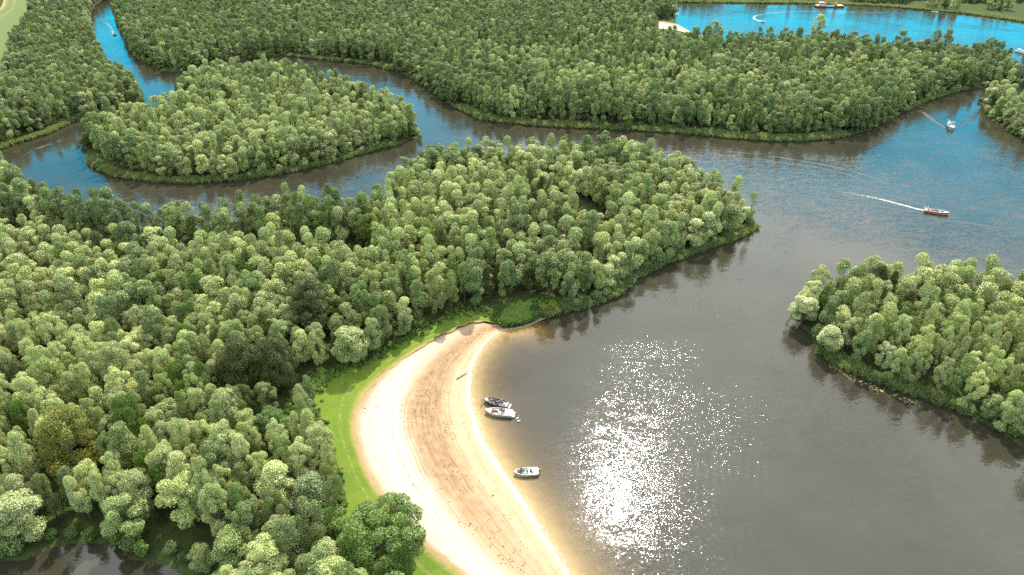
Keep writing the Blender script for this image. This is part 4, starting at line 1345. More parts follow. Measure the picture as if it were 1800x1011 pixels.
# ------------------------------------------------------------------ people
def person(loc, rz, pose, top, legs, hair, label, group=None, scale=1.0, long_hair=False):
    """one continuous skinned body; hair is its child"""
    if pose == 'stand':
        pel = (0, 0, 0.94)
        J = {'pel': pel, 'waist': (0, 0, 1.10), 'chest': (0.01, 0, 1.30), 'neck': (0.01, 0, 1.47), 'head': (0.03, 0, 1.60), 'crown': (0.02, 0, 1.70),
             'hipL': (0, 0.10, 0.90), 'kneL': (0.05, 0.12, 0.49), 'ankL': (-0.02, 0.13, 0.09), 'toeL': (0.16, 0.15, 0.03),
             'hipR': (0, -0.10, 0.90), 'kneR': (0.08, -0.12, 0.49), 'ankR': (0.04, -0.13, 0.09), 'toeR': (0.22, -0.15, 0.03),
             'shL': (0, 0.19, 1.40), 'elL': (0.05, 0.27, 1.13), 'wrL': (0.20, 0.26, 0.92), 'haL': (0.27, 0.24, 0.84),
             'shR': (0, -0.19, 1.40), 'elR': (-0.02, -0.28, 1.13), 'wrR': (0.16, -0.30, 0.95), 'haR': (0.24, -0.30, 0.89)}
    else:                               # seated on z = 0
        J = {'pel': (0, 0, 0.08), 'waist': (-0.03, 0, 0.24), 'chest': (-0.03, 0, 0.44), 'neck': (0.0, 0, 0.61), 'head': (0.03, 0, 0.74), 'crown': (0.02, 0, 0.84),
             'hipL': (0.04, 0.10, 0.08), 'kneL': (0.44, 0.13, 0.11), 'ankL': (0.48, 0.13, -0.32), 'toeL': (0.66, 0.15, -0.38),
             'hipR': (0.04, -0.10, 0.08), 'kneR': (0.44, -0.14, 0.11), 'ankR': (0.52, -0.14, -0.32), 'toeR': (0.70, -0.16, -0.38),
             'shL': (-0.02, 0.19, 0.54), 'elL': (0.06, 0.29, 0.29), 'wrL': (0.28, 0.22, 0.20), 'haL': (0.37, 0.19, 0.19),
             'shR': (-0.02, -0.19, 0.54), 'elR': (0.03, -0.31, 0.30), 'wrR': (0.24, -0.30, 0.18), 'haR': (0.33, -0.28, 0.16)}
    RAD = {'pel': .145, 'waist': .125, 'chest': .15, 'neck': .055, 'head': .095, 'crown': .075, 'hip': .095, 'kne': .062, 'ank': .042, 'toe': .035, 'sh': .065, 'el': .045, 'wr': .032, 'ha': .036}
    E = [('pel', 'waist', 't'), ('waist', 'chest', 't'), ('chest', 'neck', 's'), ('neck', 'head', 's'), ('head', 'crown', 's')]
    for s_ in 'LR':
        E += [('pel', 'hip' + s_, 'l'), ('hip' + s_, 'kne' + s_, 'l'), ('kne' + s_, 'ank' + s_, 's'), ('ank' + s_, 'toe' + s_, 's'),
              ('chest', 'sh' + s_, 't'), ('sh' + s_, 'el' + s_, 't'), ('el' + s_, 'wr' + s_, 's'), ('wr' + s_, 'ha' + s_, 's')]
    names = list(J)
    # four fingers and a thumb from each hand
    verts = [J[n] for n in names]
    rads = [RAD[n[:-1] if n[-1] in 'LR' else n] for n in names]
    edges = [(names.index(a), names.index(b)) for a, b, c in E]
    for s_ in 'LR':
        hi = names.index('ha' + s_); h = np.array(J['ha' + s_]); w = np.array(J['wr' + s_]); d = (h - w) / np.linalg.norm(h - w)
        sd_ = np.cross(d, [0, 0, 1]); sd_ /= np.linalg.norm(sd_)
        for k, (o, ln) in enumerate(((-0.03, .07), (-0.01, .085), (0.01, .08), (0.03, .065))):
            verts.append(tuple(h + sd_ * o + d * ln + np.array([0, 0, -0.012]))); rads.append(0.010); edges.append((hi, len(verts) - 1))
        verts.append(tuple(h + sd_ * (0.055 if s_ == 'L' else -0.055) + d * 0.02)); rads.append(0.012); edges.append((hi, len(verts) - 1))
    me = bpy.data.meshes.new('person')
    me.from_pydata(verts, edges, [])
    tmp = bpy.data.objects.new('person_skeleton', me)
    COL.objects.link(tmp)
    tmp.modifiers.new('skin', 'SKIN').use_smooth_shade = True
    for v, r in zip(me.skin_vertices[0].data, rads):
        v.radius = (r, r)
    me.skin_vertices[0].data[0].use_root = True
    sub = tmp.modifiers.new('sub', 'SUBSURF'); sub.levels = sub.render_levels = 1
    dg = bpy.context.evaluated_depsgraph_get()
    body = bpy.data.meshes.new_from_object(tmp.evaluated_get(dg))
    bpy.data.objects.remove(tmp)
    body.name = 'person'
    for mm in (M['skin'], M[top], M[legs]): body.materials.append(mm)
    segs = [(np.array(J[a]), np.array(J[b]), {'s': 0, 't': 1, 'l': 2}[c]) for a, b, c in E]
    for f in body.polygons:
        c = np.array(f.center); best = (9, 0)
        for a, b, mi in segs:
            d = b - a; u_ = min(1, max(0, np.dot(c - a, d) / np.dot(d, d)))
            dist = np.linalg.norm(c - a - d * u_)
            if dist < best[0]: best = (dist, mi)
        f.material_index = best[1]
    o = link('person', body)
    o.location = loc; o.rotation_euler = (0, 0, rz); o.scale = (scale,) * 3
    tag(o, label, 'person', group)
    hz = J['head']
    m = MB()
    m.ball((hz[0] - 0.03, 0, hz[2] + 0.055), (0.115, 0.108, 0.10), 10, 6)
    if long_hair:
        m.ball((hz[0] - 0.085, 0, hz[2] - 0.07), (0.06, 0.09, 0.15), 8, 5)
    m.build('hair', hair, o, smooth=True)
    m = MB(); m.ball((hz[0] + 0.105, 0, hz[2] + 0.0), (0.022, 0.016, 0.025), 6, 4)
    m.build('nose', 'skin', o, smooth=True)
    return o


def heading(p0, p1):
    a, b = P(*p0), P(*p1)
    return math.atan2(b[1] - a[1], b[0] - a[0]), ((a[0] + b[0]) / 2, (a[1] + b[1]) / 2), math.hypot(b[0] - a[0], b[1] - a[1])


def on(r, x, y, z):
    """world position of a local point of a boat"""
    c, s_ = math.cos(r.rotation_euler[2]), math.sin(r.rotation_euler[2])
    return (r.location[0] + c * x - s_ * y, r.location[1] + s_ * x + c * y, r.location[2] + z)


# ------------------------------------------------------------------ boats by the beach
# dark blue open boat, bow to the sand
rz, c, L_ = heading((894, 715), (850, 705))
b1 = root('open_boat', 'dark navy open boat full of people with its bow at the beach', 'boat', (c[0], c[1], 0.02), rz, 'boats moored along the beach')
H = Hull(6.4, 2.35, 0.62, 0.82, 3.0, 0.85)
H.hull('hull', 'navy_paint', b1); H.rim('gunwale', 'dark_trim', b1, 0.07)
H.deck('cockpit_floor', 'grey_deck', b1, 0.04, 0.86, H.floor); H.liner('liner', 'navy_paint', b1, 0.06, 0.86)
H.deck('foredeck', 'cushion_pale', b1, 0.84, 0.985); H.deck('aft_deck', 'grey_deck', b1, 0.01, 0.10)
for sg in (1, -1):
    H.bench('bench', 'cushion_black', b1, 0.12, 0.45, sg); H.bench('bench', 'cushion_black', b1, 0.58, 0.83, sg)
m = MB(); m.box((-0.2, 0.0, 0.50), (0.75, 0.75, 0.75), taper=0.86); cs = m.build('console', 'navy_paint', b1, 0.05)
wheel(b1, -0.72, 0, 0.86); windscreen(b1, 0.18, 0.8, 0.86, 0.32)
m = MB(); m.box((-2.35, 0, 0.40), (0.95, 0.9, 0.52)); m.build('engine_box', 'grey_deck', b1, 0.06)
m = MB(); m.box((-3.50, 0, 0.20), (0.62, 1.7, 0.09)); m.build('swim_platform', 'cushion_pale', b1, 0.02)
m = MB(); m.tube([(2.95, 0, 0.86), (3.02, 0, 0.98), (2.95, 0, 1.05), (2.6, 0.45, 1.05), (2.2, 0.75, 1.03)], 0.025, 5); m.tube([(2.95, 0, 1.05), (2.6, -0.45, 1.05), (2.2, -0.75, 1.03)], 0.025, 5)
m.build('bow_rail', 'white_paint', b1)
sz = H.floor + 0.40
for (x, y, r_, tp, lg, hr, lab, lh) in ((1.75, 0.55, -1.6, 'cloth_white', 'cloth_denim', 'hair_blond', 'person in white seated at the bow of the navy boat, far side', True),
                                        (1.45, -0.62, 1.6, 'cloth_red', 'cloth_white', 'hair_brown', 'person in red seated at the bow of the navy boat, near side', False),
                                        (0.75, 0.78, -1.7, 'cloth_pink', 'cloth_black', 'hair_brown', 'person in pink on the far bench of the navy boat', True),
                                        (-0.75, 0.82, -1.4, 'cloth_black', 'cloth_denim', 'hair_brown', 'person in black on the far bench beside the console of the navy boat', False),
                                        (-1.15, -0.80, 1.5, 'cloth_pink', 'cloth_denim', 'hair_blond', 'fair-haired person in pink on the near bench of the navy boat', True)):
    person(on(b1, x, y, sz), rz + r_, 'sit', tp, lg, hr, lab, 'people aboard the navy boat', 1.0, lh)
person(on(b1, 0.45, -0.15, H.floor), rz + 2.6, 'stand', 'cloth_teal', 'cloth_denim', 'hair_brown', 'person in a teal shirt standing amid the navy boat', 'people aboard the navy boat')
wx, wy = P(847, 710)
person((wx, wy, -0.30), 0.2, 'stand', 'cloth_maroon', 'cloth_white', 'hair_brown', 'person in dark red wading beside the bow of the navy boat')

# white sloop beside it
rz, c, L_ = heading((901, 730), (852, 725))
b2 = root('motor_boat', 'white open motor boat moored against the navy boat', 'boat', (c[0], c[1], 0.02), rz, 'boats moored along the beach')
H = Hull(6.6, 2.5, 0.72, 0.95, 2.6, 0.88)
H.hull('hull', 'white_paint', b2); H.rim('gunwale', 'cream_paint', b2, 0.06); H.stripe('stripe', 'dark_trim', b2, 0.35, 0.55)
H.deck('cockpit_floor', 'teak', b2, 0.10, 0.80, H.floor); H.liner('liner', 'white_paint', b2, 0.1, 0.8)
H.deck('foredeck', 'white_paint', b2, 0.77, 0.985); H.deck('aft_deck', 'white_paint', b2, 0.01, 0.27)
for sg in (1, -1):
    H.bench('bench', 'cushion_pale', b2, 0.50, 0.76, sg)
m = MB(); m.box((-0.35, 0.45, 0.62), (0.7, 0.7, 0.75), taper=0.85); m.build('console', 'white_paint', b2, 0.05)
wheel(b2, -0.85, 0.45, 0.92); windscreen(b2, 0.02, 0.7, 1.0, 0.28)
m = MB(); m.box((-0.2, -0.55, 0.40), (1.0, 0.6, 0.5)); m.build('side_locker', 'cushion_pale', b2, 0.06)
m = MB(); m.box((-1.45, 0.35, 0.62), (0.42, 0.55, 0.12)); m.box((-1.62, 0.35, 0.86), (0.10, 0.55, 0.42)); m.build('helm_seat', 'cushion_black', b2, 0.03)
for y in (-0.52, 0.52):
    m = MB(); m.box((-2.45, y, 0.80), (1.15, 0.95, 0.14), taper=0.92); m.build('sun_pad', 'cushion_pale', b2, 0.05)
m = MB(); m.box((-1.62, 0, 0.98), (0.14, 2.0, 0.36)); m.build('backrest', 'cushion_pale', b2, 0.05)
m = MB(); m.box((-3.62, 0, 0.22), (0.66, 2.0, 0.10)); m.build('swim_platform', 'cushion_pale', b2, 0.02)
fenders(b2, H, -1, (0.3, 0.55)); fenders(b2, H, 1, (0.3, 0.55))
for (x, y, r_, tp, lg, hr, lab, lh) in ((1.55, 0.55, -2.0, 'cloth_red', 'cloth_red', 'hair_brown', 'person in red seated at the bow of the white motor boat, far side', False),
                                        (1.25, -0.62, 1.7, 'cloth_white', 'cloth_red', 'hair_blond', 'person in white shirt and red shorts in the white motor boat', False),
                                        (-0.55, -0.55, 2.4, 'cloth_black', 'cloth_black', 'hair_brown', 'person in black on the side locker of the white motor boat', False)):
    person(on(b2, x, y, H.floor + (0.40 if x > 0 else 0.55)), rz + r_, 'sit', tp, lg, hr, lab, 'people aboard the white motor boat', 1.0, lh)

# small white boat further down
rz, c, L_ = heading((946, 831), (903, 834))
b3 = root('small_boat', 'small white boat alone in the shallows with its bow to the sand', 'boat', (c[0], c[1], 0.02), rz, 'boats moored along the beach')
H = Hull(5.3, 2.1, 0.60, 0.80, 2.4, 0.9)
H.hull('hull', 'white_paint', b3); H.rim('gunwale', 'white_paint', b3, 0.06); H.stripe('stripe', 'dark_trim', b3, 0.55, 0.8)
H.deck('cockpit_floor', 'grey_deck', b3, 0.36, 0.90, H.floor); H.liner('liner', 'white_paint', b3, 0.36, 0.9)
H.deck('foredeck', 'white_paint', b3, 0.88, 0.985); H.deck('aft_deck', 'white_paint', b3, 0.01, 0.40)
for sg in (1, -1):
    H.bench('bow_cushion', 'cushion_black', b3, 0.62, 0.88, sg, 0.36)
m = MB(); m.box((0.15, 0.35, 0.48), (0.55, 0.62, 0.5), taper=0.9); m.build('seat_box', 'cushion_pale', b3, 0.05)
m = MB(); m.box((0.0, -0.45, 0.42), (0.7, 0.5, 0.42)); m.build('cool_box', 'cloth_green', b3, 0.05)
windscreen(b3, -0.72, 1.45, 0.66, 0.42, 0.40)
m = MB(); m.box((-1.55, 0, 0.70), (0.75, 1.35, 0.16), taper=0.9); m.build('sun_pad', 'cushion_pale', b3, 0.04)
outboard(b3, -2.62, 0.35)
person(on(b3, 1.0, -0.1, H.floor), rz + 1.3, 'stand', 'cloth_maroon', 'cloth_maroon', 'hair_brown', 'person in maroon standing in the small white boat')

# red boat under way
rz, c, L_ = heading((1628, 372), (1664, 378))
b4 = root('speed_boat', 'red motor boat speeding right with a long foam wake', 'boat', (c[0], c[1], 0.10), rz)
H = Hull(8.2, 2.6, 0.80, 1.05, 2.4, 0.86)
H.hull('hull', 'red_paint', b4); H.rim('gunwale', 'white_paint', b4, 0.09); H.stripe('stripe', 'white_paint', b4, 0.05, 0.25)
H.deck('cockpit_floor', 'teak', b4, 0.08, 0.56, H.floor); H.liner('liner', 'white_paint', b4, 0.08, 0.56)
H.deck('foredeck', 'white_paint', b4, 0.55, 0.985); H.deck('aft_deck', 'teak', b4, 0.01, 0.12)
m = MB(); m.box((1.55, 0, 1.0), (1.5, 1.1, 0.14), taper=0.9); m.build('deck_hatch', 'glass', b4, 0.03)
windscreen(b4, 0.75, 1.9, 0.92, 0.5, 0.35); wheel(b4, -0.15, 0.5, 0.85)
m = MB(); m.box((-2.2, 0, 0.42), (0.8, 1.9, 0.5)); m.box((-2.62, 0, 0.85), (0.16, 1.9, 0.5)); m.build('rear_seat', 'cushion_red', b4, 0.06)
m = MB()
for y in (-0.5, 0.5):
    m.box((-0.75, y, 0.48), (0.55, 0.55, 0.5)); m.box((-1.02, y, 0.9), (0.12, 0.55, 0.5))
m.build('front_seats', 'cushion_red', b4, 0.05)
m = MB(); m.tube([(-3.2, -1.05, 0.8), (-3.3, -0.9, 1.9), (-3.3, 0.9, 1.9), (-3.2, 1.05, 0.8)], 0.05); m.build('ski_arch', 'white_paint', b4)
m = MB(); m.tube([(-3.9, 0.3, 0.7), (-4.1, 0.3, 1.9)], 0.03, 5); fp_ = m.build('flag_pole', 'white_paint', b4)
m = MB(); m.box((-4.35, 0.3, 1.62), (0.6, 0.02, 0.42)); m.build('flag', 'cloth_white', fp_)
for (x, y, tp, lab) in ((-0.72, 0.5, 'cloth_red', 'person in red at the wheel of the red boat'), (-2.15, -0.45, 'cloth_white', 'person in white on the rear seat of the red boat')):
    person(on(b4, x, y, 0.73 if x > -1 else 0.67), rz, 'sit', tp, 'cloth_denim', 'hair_brown', lab, 'people aboard the red boat')

# white cabin boat with blue canopy coming towards the camera
rz, c, L_ = heading((1669, 219), (1674, 232))
b5 = root('cabin_boat', 'white cabin boat with blue canopy coming up the channel', 'boat', (c[0], c[1], 0.08), rz)
H = Hull(8.6, 3.2, 1.05, 1.45, 2.2, 0.9)
H.hull('hull', 'white_paint', b5); H.rim('gunwale', 'white_paint', b5, 0.10); H.stripe('stripe', 'dark_trim', b5, 0.45, 0.70)
H.deck('foredeck', 'white_paint', b5, 0.46, 0.985); H.deck('cockpit_floor', 'teak', b5, 0.06, 0.48, 0.35); H.liner('liner', 'white_paint', b5, 0.06, 0.48)
m = MB(); m.box((1.2, 0, 1.55), (2.4, 1.7, 0.50), taper=0.75); cb = m.build('cabin_top', 'white_paint', b5, 0.10)
m = MB(); m.box((1.35, 0, 1.80), (0.7, 0.7, 0.06)); m.build('hatch', 'glass', cb)
windscreen(b5, 0.15, 2.5, 1.25, 0.75, 0.5)
m = MB()
V = [(x, y * 1.35, 2.55 + 0.16 * math.cos(y * 1.3) + dz) for dz in (0, 0.06) for x in (-2.6, -1.4, -0.3) for y in (-1, -0.5, 0, 0.5, 1)]
F = [(i * 5 + j + o, i * 5 + j + 1 + o, (i + 1) * 5 + j + 1 + o, (i + 1) * 5 + j + o) for o in (0, 15) for i in range(2) for j in range(4)]
m.add(V, F); m.build('canopy', 'blue_canvas', b5)
m = MB()
for x in (-2.5, -0.4):
    for y in (-1.3, 1.3):
        m.tube([(x, y, 1.1), (x, y, 2.6)], 0.03, 5)
m.build('canopy_frame', 'white_paint', b5)
m = MB(); m.box((-2.6, 0, 0.7), (0.7, 2.2, 0.6)); m.build('rear_seat', 'cushion_pale', b5, 0.08)
m = MB(); m.tube([(1.2, 1.42, 1.55), (2.6, 1.1, 1.75), (3.7, 0.55, 1.95), (4.2, 0, 2.0), (3.7, -0.55, 1.95), (2.6, -1.1, 1.75), (1.2, -1.42, 1.55)], 0.03, 5); m.build('bow_rail', 'white_paint', b5)

# far boats: small in the picture
def far_boat(name, label, p0, p1, L, B, hull, deck, cabin=None, canopy=None):
    rz, c, _ = heading(p0, p1)
    r = root(name, label, 'boat', (c[0], c[1], 0.05), rz)
    H = Hull(L, B, 0.14 * B + 0.35, 0.18 * B + 0.5, 2.4, 0.88)
    H.hull('hull', hull, r); H.rim('gunwale', deck, r, 0.07)
    H.deck('foredeck', deck, r, 0.55, 0.985); H.deck('cockpit_floor', 'grey_deck', r, 0.04, 0.57, 0.2)
    H.deck('aft_deck', deck, r, 0.01, 0.10)
    if cabin:
        m = MB(); m.box((0.2 * L * 0.5, 0, H.h0 + 0.45), (L * 0.34, B * 0.66, 0.9), taper=0.82); cb = m.build('cabin', cabin, r, 0.06)
        m = MB(); m.box((0.2 * L * 0.5, 0, H.h0 + 0.60), (L * 0.315, B * 0.635, 0.32), taper=0.95); m.build('window_band', 'glass', cb)
    else:
        windscreen(r, 0.04 * L, B * 0.7, H.h(0.5) - 0.02, 0.4)
        m = MB(); m.box((-0.22 * L, 0, 0.5), (0.6, B * 0.6, 0.5)); m.build('rear_seat', 'cushion_pale', r, 0.05)
    if canopy:
        m = MB(); m.box((-0.22 * L, 0, H.h0 + 1.45), (L * 0.3, B * 0.8, 0.08)); cn = m.build('canopy', canopy, r, 0.03)
        m = MB()
        for y in (-1, 1):
            m.tube([(-0.22 * L, y * B * 0.38, H.h0), (-0.22 * L, y * B * 0.38, H.h0 + 1.45)], 0.04, 5)
        m.build('canopy_frame', 'white_paint', cn)
    return r


fb1 = far_boat('small_boat', 'tiny boat turning on the far blue lake with a curled wake', (1338, 37), (1346, 40.5), 6.5, 2.4, 'white_paint', 'cream_paint')
fb2 = far_boat('small_boat', 'small dark boat in the narrow blue channel at upper left', (203, 59), (200, 64), 6.5, 2.3, 'navy_paint', 'grey_deck')
person(on(fb2, -1.0, 0.0, 0.65), fb2.rotation_euler[2], 'sit', 'cloth_black', 'cloth_denim', 'hair_brown', 'person in dark clothes in the small dark channel boat')
fb3 = far_boat('cabin_cruiser', 'white cabin cruiser at the right border behind the far trees', (1786, 91), (1802, 95), 8.5, 2.9, 'white_paint', 'white_paint', 'white_paint', 'cushion_pale')
fb4 = far_boat('small_boat', 'pale little boat moored under the far right bank', (1638, 21.5), (1650, 22.5), 6.0, 2.2, 'cream_paint', 'cream_paint')
fb5 = far_boat('moored_boat', 'white boat moored among the trees by the far sandy cove', (1189, 30), (1190, 24), 8.5, 2.8, 'white_paint', 'white_paint', 'white_paint')

# crane barge at the top edge
c0, c1 = P(1433, 12.2), P(1482, 12.2)
bx, by = (c0[0] + c1[0]) / 2, (c0[1] + c1[1]) / 2
bg = root('work_barge', 'orange dredging barge with two tall orange gantry legs', 'barge', (bx, by, 0.0), math.atan2(c1[1] - c0[1], c1[0] - c0[0]))
BL = math.hypot(c1[0] - c0[0], c1[1] - c0[1])
m = MB()
for z0, z1, k0, k1 in ((-0.6, 1.0, 0.94, 1.0),):
    V = []
    for z, k in ((z0, k0), (z1, k1)):
        V += [(-BL / 2 * k, -3.6, z), (-BL / 2 * k + 2, -4.2, z), (BL / 2 * k - 2, -4.2, z), (BL / 2 * k, -3.6, z), (BL / 2 * k, 3.6, z), (BL / 2 * k - 2, 4.2, z), (-BL / 2 * k + 2, 4.2, z), (-BL / 2 * k, 3.6, z)]
    m.add(V, [tuple(range(7, -1, -1)), tuple(range(8, 16))] + [(i, (i + 1) % 8, 8 + (i + 1) % 8, 8 + i) for i in range(8)])
m.build('pontoon', 'navy_paint', bg)
m = MB()
for x in (-BL / 2 + 4.5, BL / 2 - 4.5):
    m.box((x, 0, 1.35), (7.2, 7.0, 0.7))
m.build('deck', 'orange_steel', bg, 0.08)
for x, ly in ((-4.6, 2.4), (6.2, 2.6)):
    m = MB()
    for y in (-ly, ly):
        m.tube([(x, y, 1.6), (x + (1.0 if x < 0 else -1.0), y * 0.35, 13.0)], 0.42, 6)
    for k in range(4):
        z = 3.5 + 2.6 * k; w = ly * (1 - 0.65 * (z - 1.6) / 11.4)
        m.tube([(x, -w, z), (x, w, z)], 0.16, 5)
    m.box((x, 0, 2.6), (2.2, ly * 1.4, 2.0), taper=0.8)
    m.build('gantry_leg', 'orange_steel', bg)
m = MB(); m.box((-BL / 2 + 5.0, -1.0, 3.0), (4.4, 3.4, 2.6)); cb = m.build('cabin', 'white_paint', bg, 0.08)
m = MB(); m.box((-BL / 2 + 5.0, -2.72, 3.5), (3.4, 0.06, 0.9)); m.build('window_band', 'glass', cb)
m = MB(); m.box((-BL / 2 + 5.0, -1.0, 4.42), (4.9, 3.9, 0.22)); m.build('roof', 'white_paint', cb)
m = MB()
for sg in (-1, 1):
    m.tube([(-BL / 2 + 1, sg * 4.0, 2.2), (BL / 2 - 1, sg * 4.0, 2.2)], 0.06, 5)
    for k in range(9):
        x = -BL / 2 + 1 + (BL - 2) * k / 8
        m.tube([(x, sg * 4.0, 1.0), (x, sg * 4.0, 2.2)], 0.05, 5)
m.build('railing', 'white_paint', bg)

# jetty in the far wood
pj = [P(862, 6.5, 1.0), P(872, 7.5, 1.0), P(882, 6.5, 1.0), P(891, 4.5, 1.0)]
jt = root('jetty', 'pale curved jetty by the lawn in the far wood', 'jetty', (pj[1][0], pj[1][1], 0.0))
rel = [(x - pj[1][0], y - pj[1][1]) for x, y in pj]
for k in range(3):
    (x0, y0), (x1, y1) = rel[k], rel[k + 1]
    m = MB(); m.box(((x0 + x1) / 2, (y0 + y1) / 2, 1.1), (math.hypot(x1 - x0, y1 - y0) * 0.99, 2.4, 0.3), math.atan2(y1 - y0, x1 - x0)); m.build('deck_panel', 'cushion_pale', jt, 0.03)
for x, y in rel:
    m = MB(); m.tube([(x, y - 1.0, -1), (x, y - 1.0, 1.8)], 0.18, 6); m.build('post', 'driftwood', jt)


# ------------------------------------------------------------------ wakes
def ridge(name, pxs, w, h, label, fade=True, jag=0.2):
    """low wave crest: a real raised strip of water"""
    pl = resample(catmull(poly(pxs), 8), 90)
    dr = np.gradient(pl, axis=0); dr /= np.linalg.norm(dr, axis=1, keepdims=True)
    nr = np.c_[-dr[:, 1], dr[:, 0]]
    tt = np.linspace(0, 1, 90)
    env = np.sin(np.clip(tt, 0, 1) * math.pi) ** 0.5 if fade else np.ones(90)
    env = env * (0.35 + 0.9 * vnoise(np.arange(90), np.zeros(90), 5, int(w * 10)))
    wob = (vnoise(np.arange(90), np.zeros(90), 7, 3) - 0.5) * jag
    k = np.linspace(-1, 1, 9)
    prof = np.cos(k * math.pi / 2) ** 2
    p = pl[:, None, :] + nr[:, None, :] * (k[None, :, None] * w / 2 + wob[:, None, None] * w)
    z = -0.012 + (prof[None, :] * h) * env[:, None]
    me = mesh_np(name, np.c_[p.reshape(-1, 2), z.ravel()], grid_faces(90, 9), True)
    attr(me, 'depth', np.full(810, 3.0)); attr(me, 'lee', np.full(810, 0.8))
    return me


def foam(name, pxs, w0, w1, label, z=0.03, f0=1.0, f1=0.1):
    pl = resample(catmull(poly(pxs), 8), 70)
    dr = np.gradient(pl, axis=0); dr /= np.linalg.norm(dr, axis=1, keepdims=True)
    nr = np.c_[-dr[:, 1], dr[:, 0]]
    tt = np.linspace(0, 1, 70)
    k = np.linspace(-1, 1, 7)
    w = w0 + (w1 - w0) * tt
    p = pl[:, None, :] + nr[:, None, :] * (k[None, :, None] * w[:, None, None] / 2)
    zz = np.full((70, 7), z) + 0.03 * vnoise(p[..., 0], p[..., 1], 0.8, 4)
    fa = (f0 + (f1 - f0) * tt)[:, None] * (1 - np.abs(k)[None, :] ** 1.5)
    me = mesh_np(name, np.c_[p.reshape(-1, 2), zz.ravel()], grid_faces(70, 7), True)
    attr(me, 'foam', fa.ravel())
    return tag(link(name, me, M['foam']), label, 'wake', kind='stuff')


def ridges(name, lst, label):
    V, F, o = [], [], 0
    mes = [ridge(name, *a, label) for a in lst]
    for me in mes:
        v = np.empty(len(me.vertices) * 3, np.float32); me.vertices.foreach_get('co', v); v = v.reshape(-1, 3)
        V.append(v); F.append(grid_faces(90, 9) + o); o += len(v)
        bpy.data.meshes.remove(me)
    V, F = [np.concatenate(V)], [np.concatenate(F)]
    nz = np.cross(V[0][F[0][:, 1]] - V[0][F[0][:, 0]], V[0][F[0][:, 2]] - V[0][F[0][:, 0]])[:, 2]
    F[0] = np.where(nz[:, None] < 0, F[0][:, ::-1], F[0])      # crests face up
    me = mesh_np(name, np.concatenate(V), np.concatenate(F), True)
    attr(me, 'depth', np.full(o, 3.0)); attr(me, 'lee', np.full(o, 0.8))
    return tag(link(name, me, M['water']), label, 'wake', kind='stuff')


foam('boat_wake', [(1632, 371.5), (1610, 367), (1580, 359), (1545, 350), (1510, 343), (1475, 336), (1430, 328)], 1.7, 4.6, 'white foam trail behind the red boat', 0.05, 0.85, -0.05)
ridges('wave_crests', [([(1640, 377), (1560, 364), (1470, 350), (1400, 341), (1330, 330)], 2.4, 0.11), ([(1560, 320), (1500, 300), (1430, 285), (1340, 272), (1262, 262)], 2.8, 0.11),
                       ([(1540, 325), (1470, 300), (1400, 288), (1320, 277)], 2.4, 0.10), ([(28, 279), (60, 263), (105, 247), (140, 239)], 2.4, 0.10),
                       ([(1640, 384), (1690, 390), (1740, 396)], 2.4, 0.10), ([(1640, 366), (1600, 352), (1560, 342)], 2.2, 0.10)], 'long wake crests crossing the open water')
arms = []
for k in range(6):
    o = k * 5.0
    arms.append(([(1662 - o * 0.8, 225 - o * 0.62), (1650 - o * 0.9, 217 - o * 0.72), (1634 - o * 1.0, 209 - o * 0.75)], 1.7, 0.28))
    arms.append(([(1682 + o * 1.1, 224 - o * 0.9), (1696 + o * 1.0, 217 - o * 0.95), (1714 + o * 0.7, 209 - o * 0.95)], 1.7, 0.28))
ridges('bow_wave_crests', arms, 'fan of wake crests behind the cabin boat')
foam('boat_wake', [(1669, 219), (1668.5, 215), (1668, 208)], 2.2, 2.6, 'short foam wash at the stern of the cabin boat', 0.05, 0.9, 0.0)
foam('boat_wake', [(1338, 38), (1330, 35.5), (1325, 32), (1329, 28), (1345, 24)], 2.4, 2.0, 'curled foam wake behind the tiny far boat', 0.06, 1.2, 0.3)
foam('wake_trail', [(1345, 24), (1390, 21), (1440, 20), (1500, 21), (1550, 23)], 2.0, 2.6, 'thin foam line across the far lake', 0.05, 0.55, 0.4)
foam('wake_trail', [(200, 62), (196, 50), (186, 40), (176, 33)], 1.8, 3.0, 'faint foam behind the dark channel boat', 0.05, 0.6, 0.2)

# foam lip where the water meets the sand
fl = resample(beach_in[:97], 300)
nr = np.gradient(fl, axis=0); nr /= np.linalg.norm(nr, axis=1, keepdims=True); nr = np.c_[-nr[:, 1], nr[:, 0]]
off = (vnoise(fl[:, 0], fl[:, 1], 2.2, 5) - 0.5) * 1.0
k = np.linspace(-1, 1, 5)
p = fl[:, None, :] + nr[:, None, :] * (off[:, None, None] + k[None, :, None] * 0.55)
me = mesh_np('shore_foam', np.c_[p.reshape(-1, 2), np.full(1500, 0.075)], grid_faces(300, 5), True)
attr(me, 'foam', np.tile(0.45 * (1 - np.abs(k)), 300))
tag(link('shore_foam', me, M['foam']), 'thin foam lip along the beach waterline', 'foam', kind='stuff')


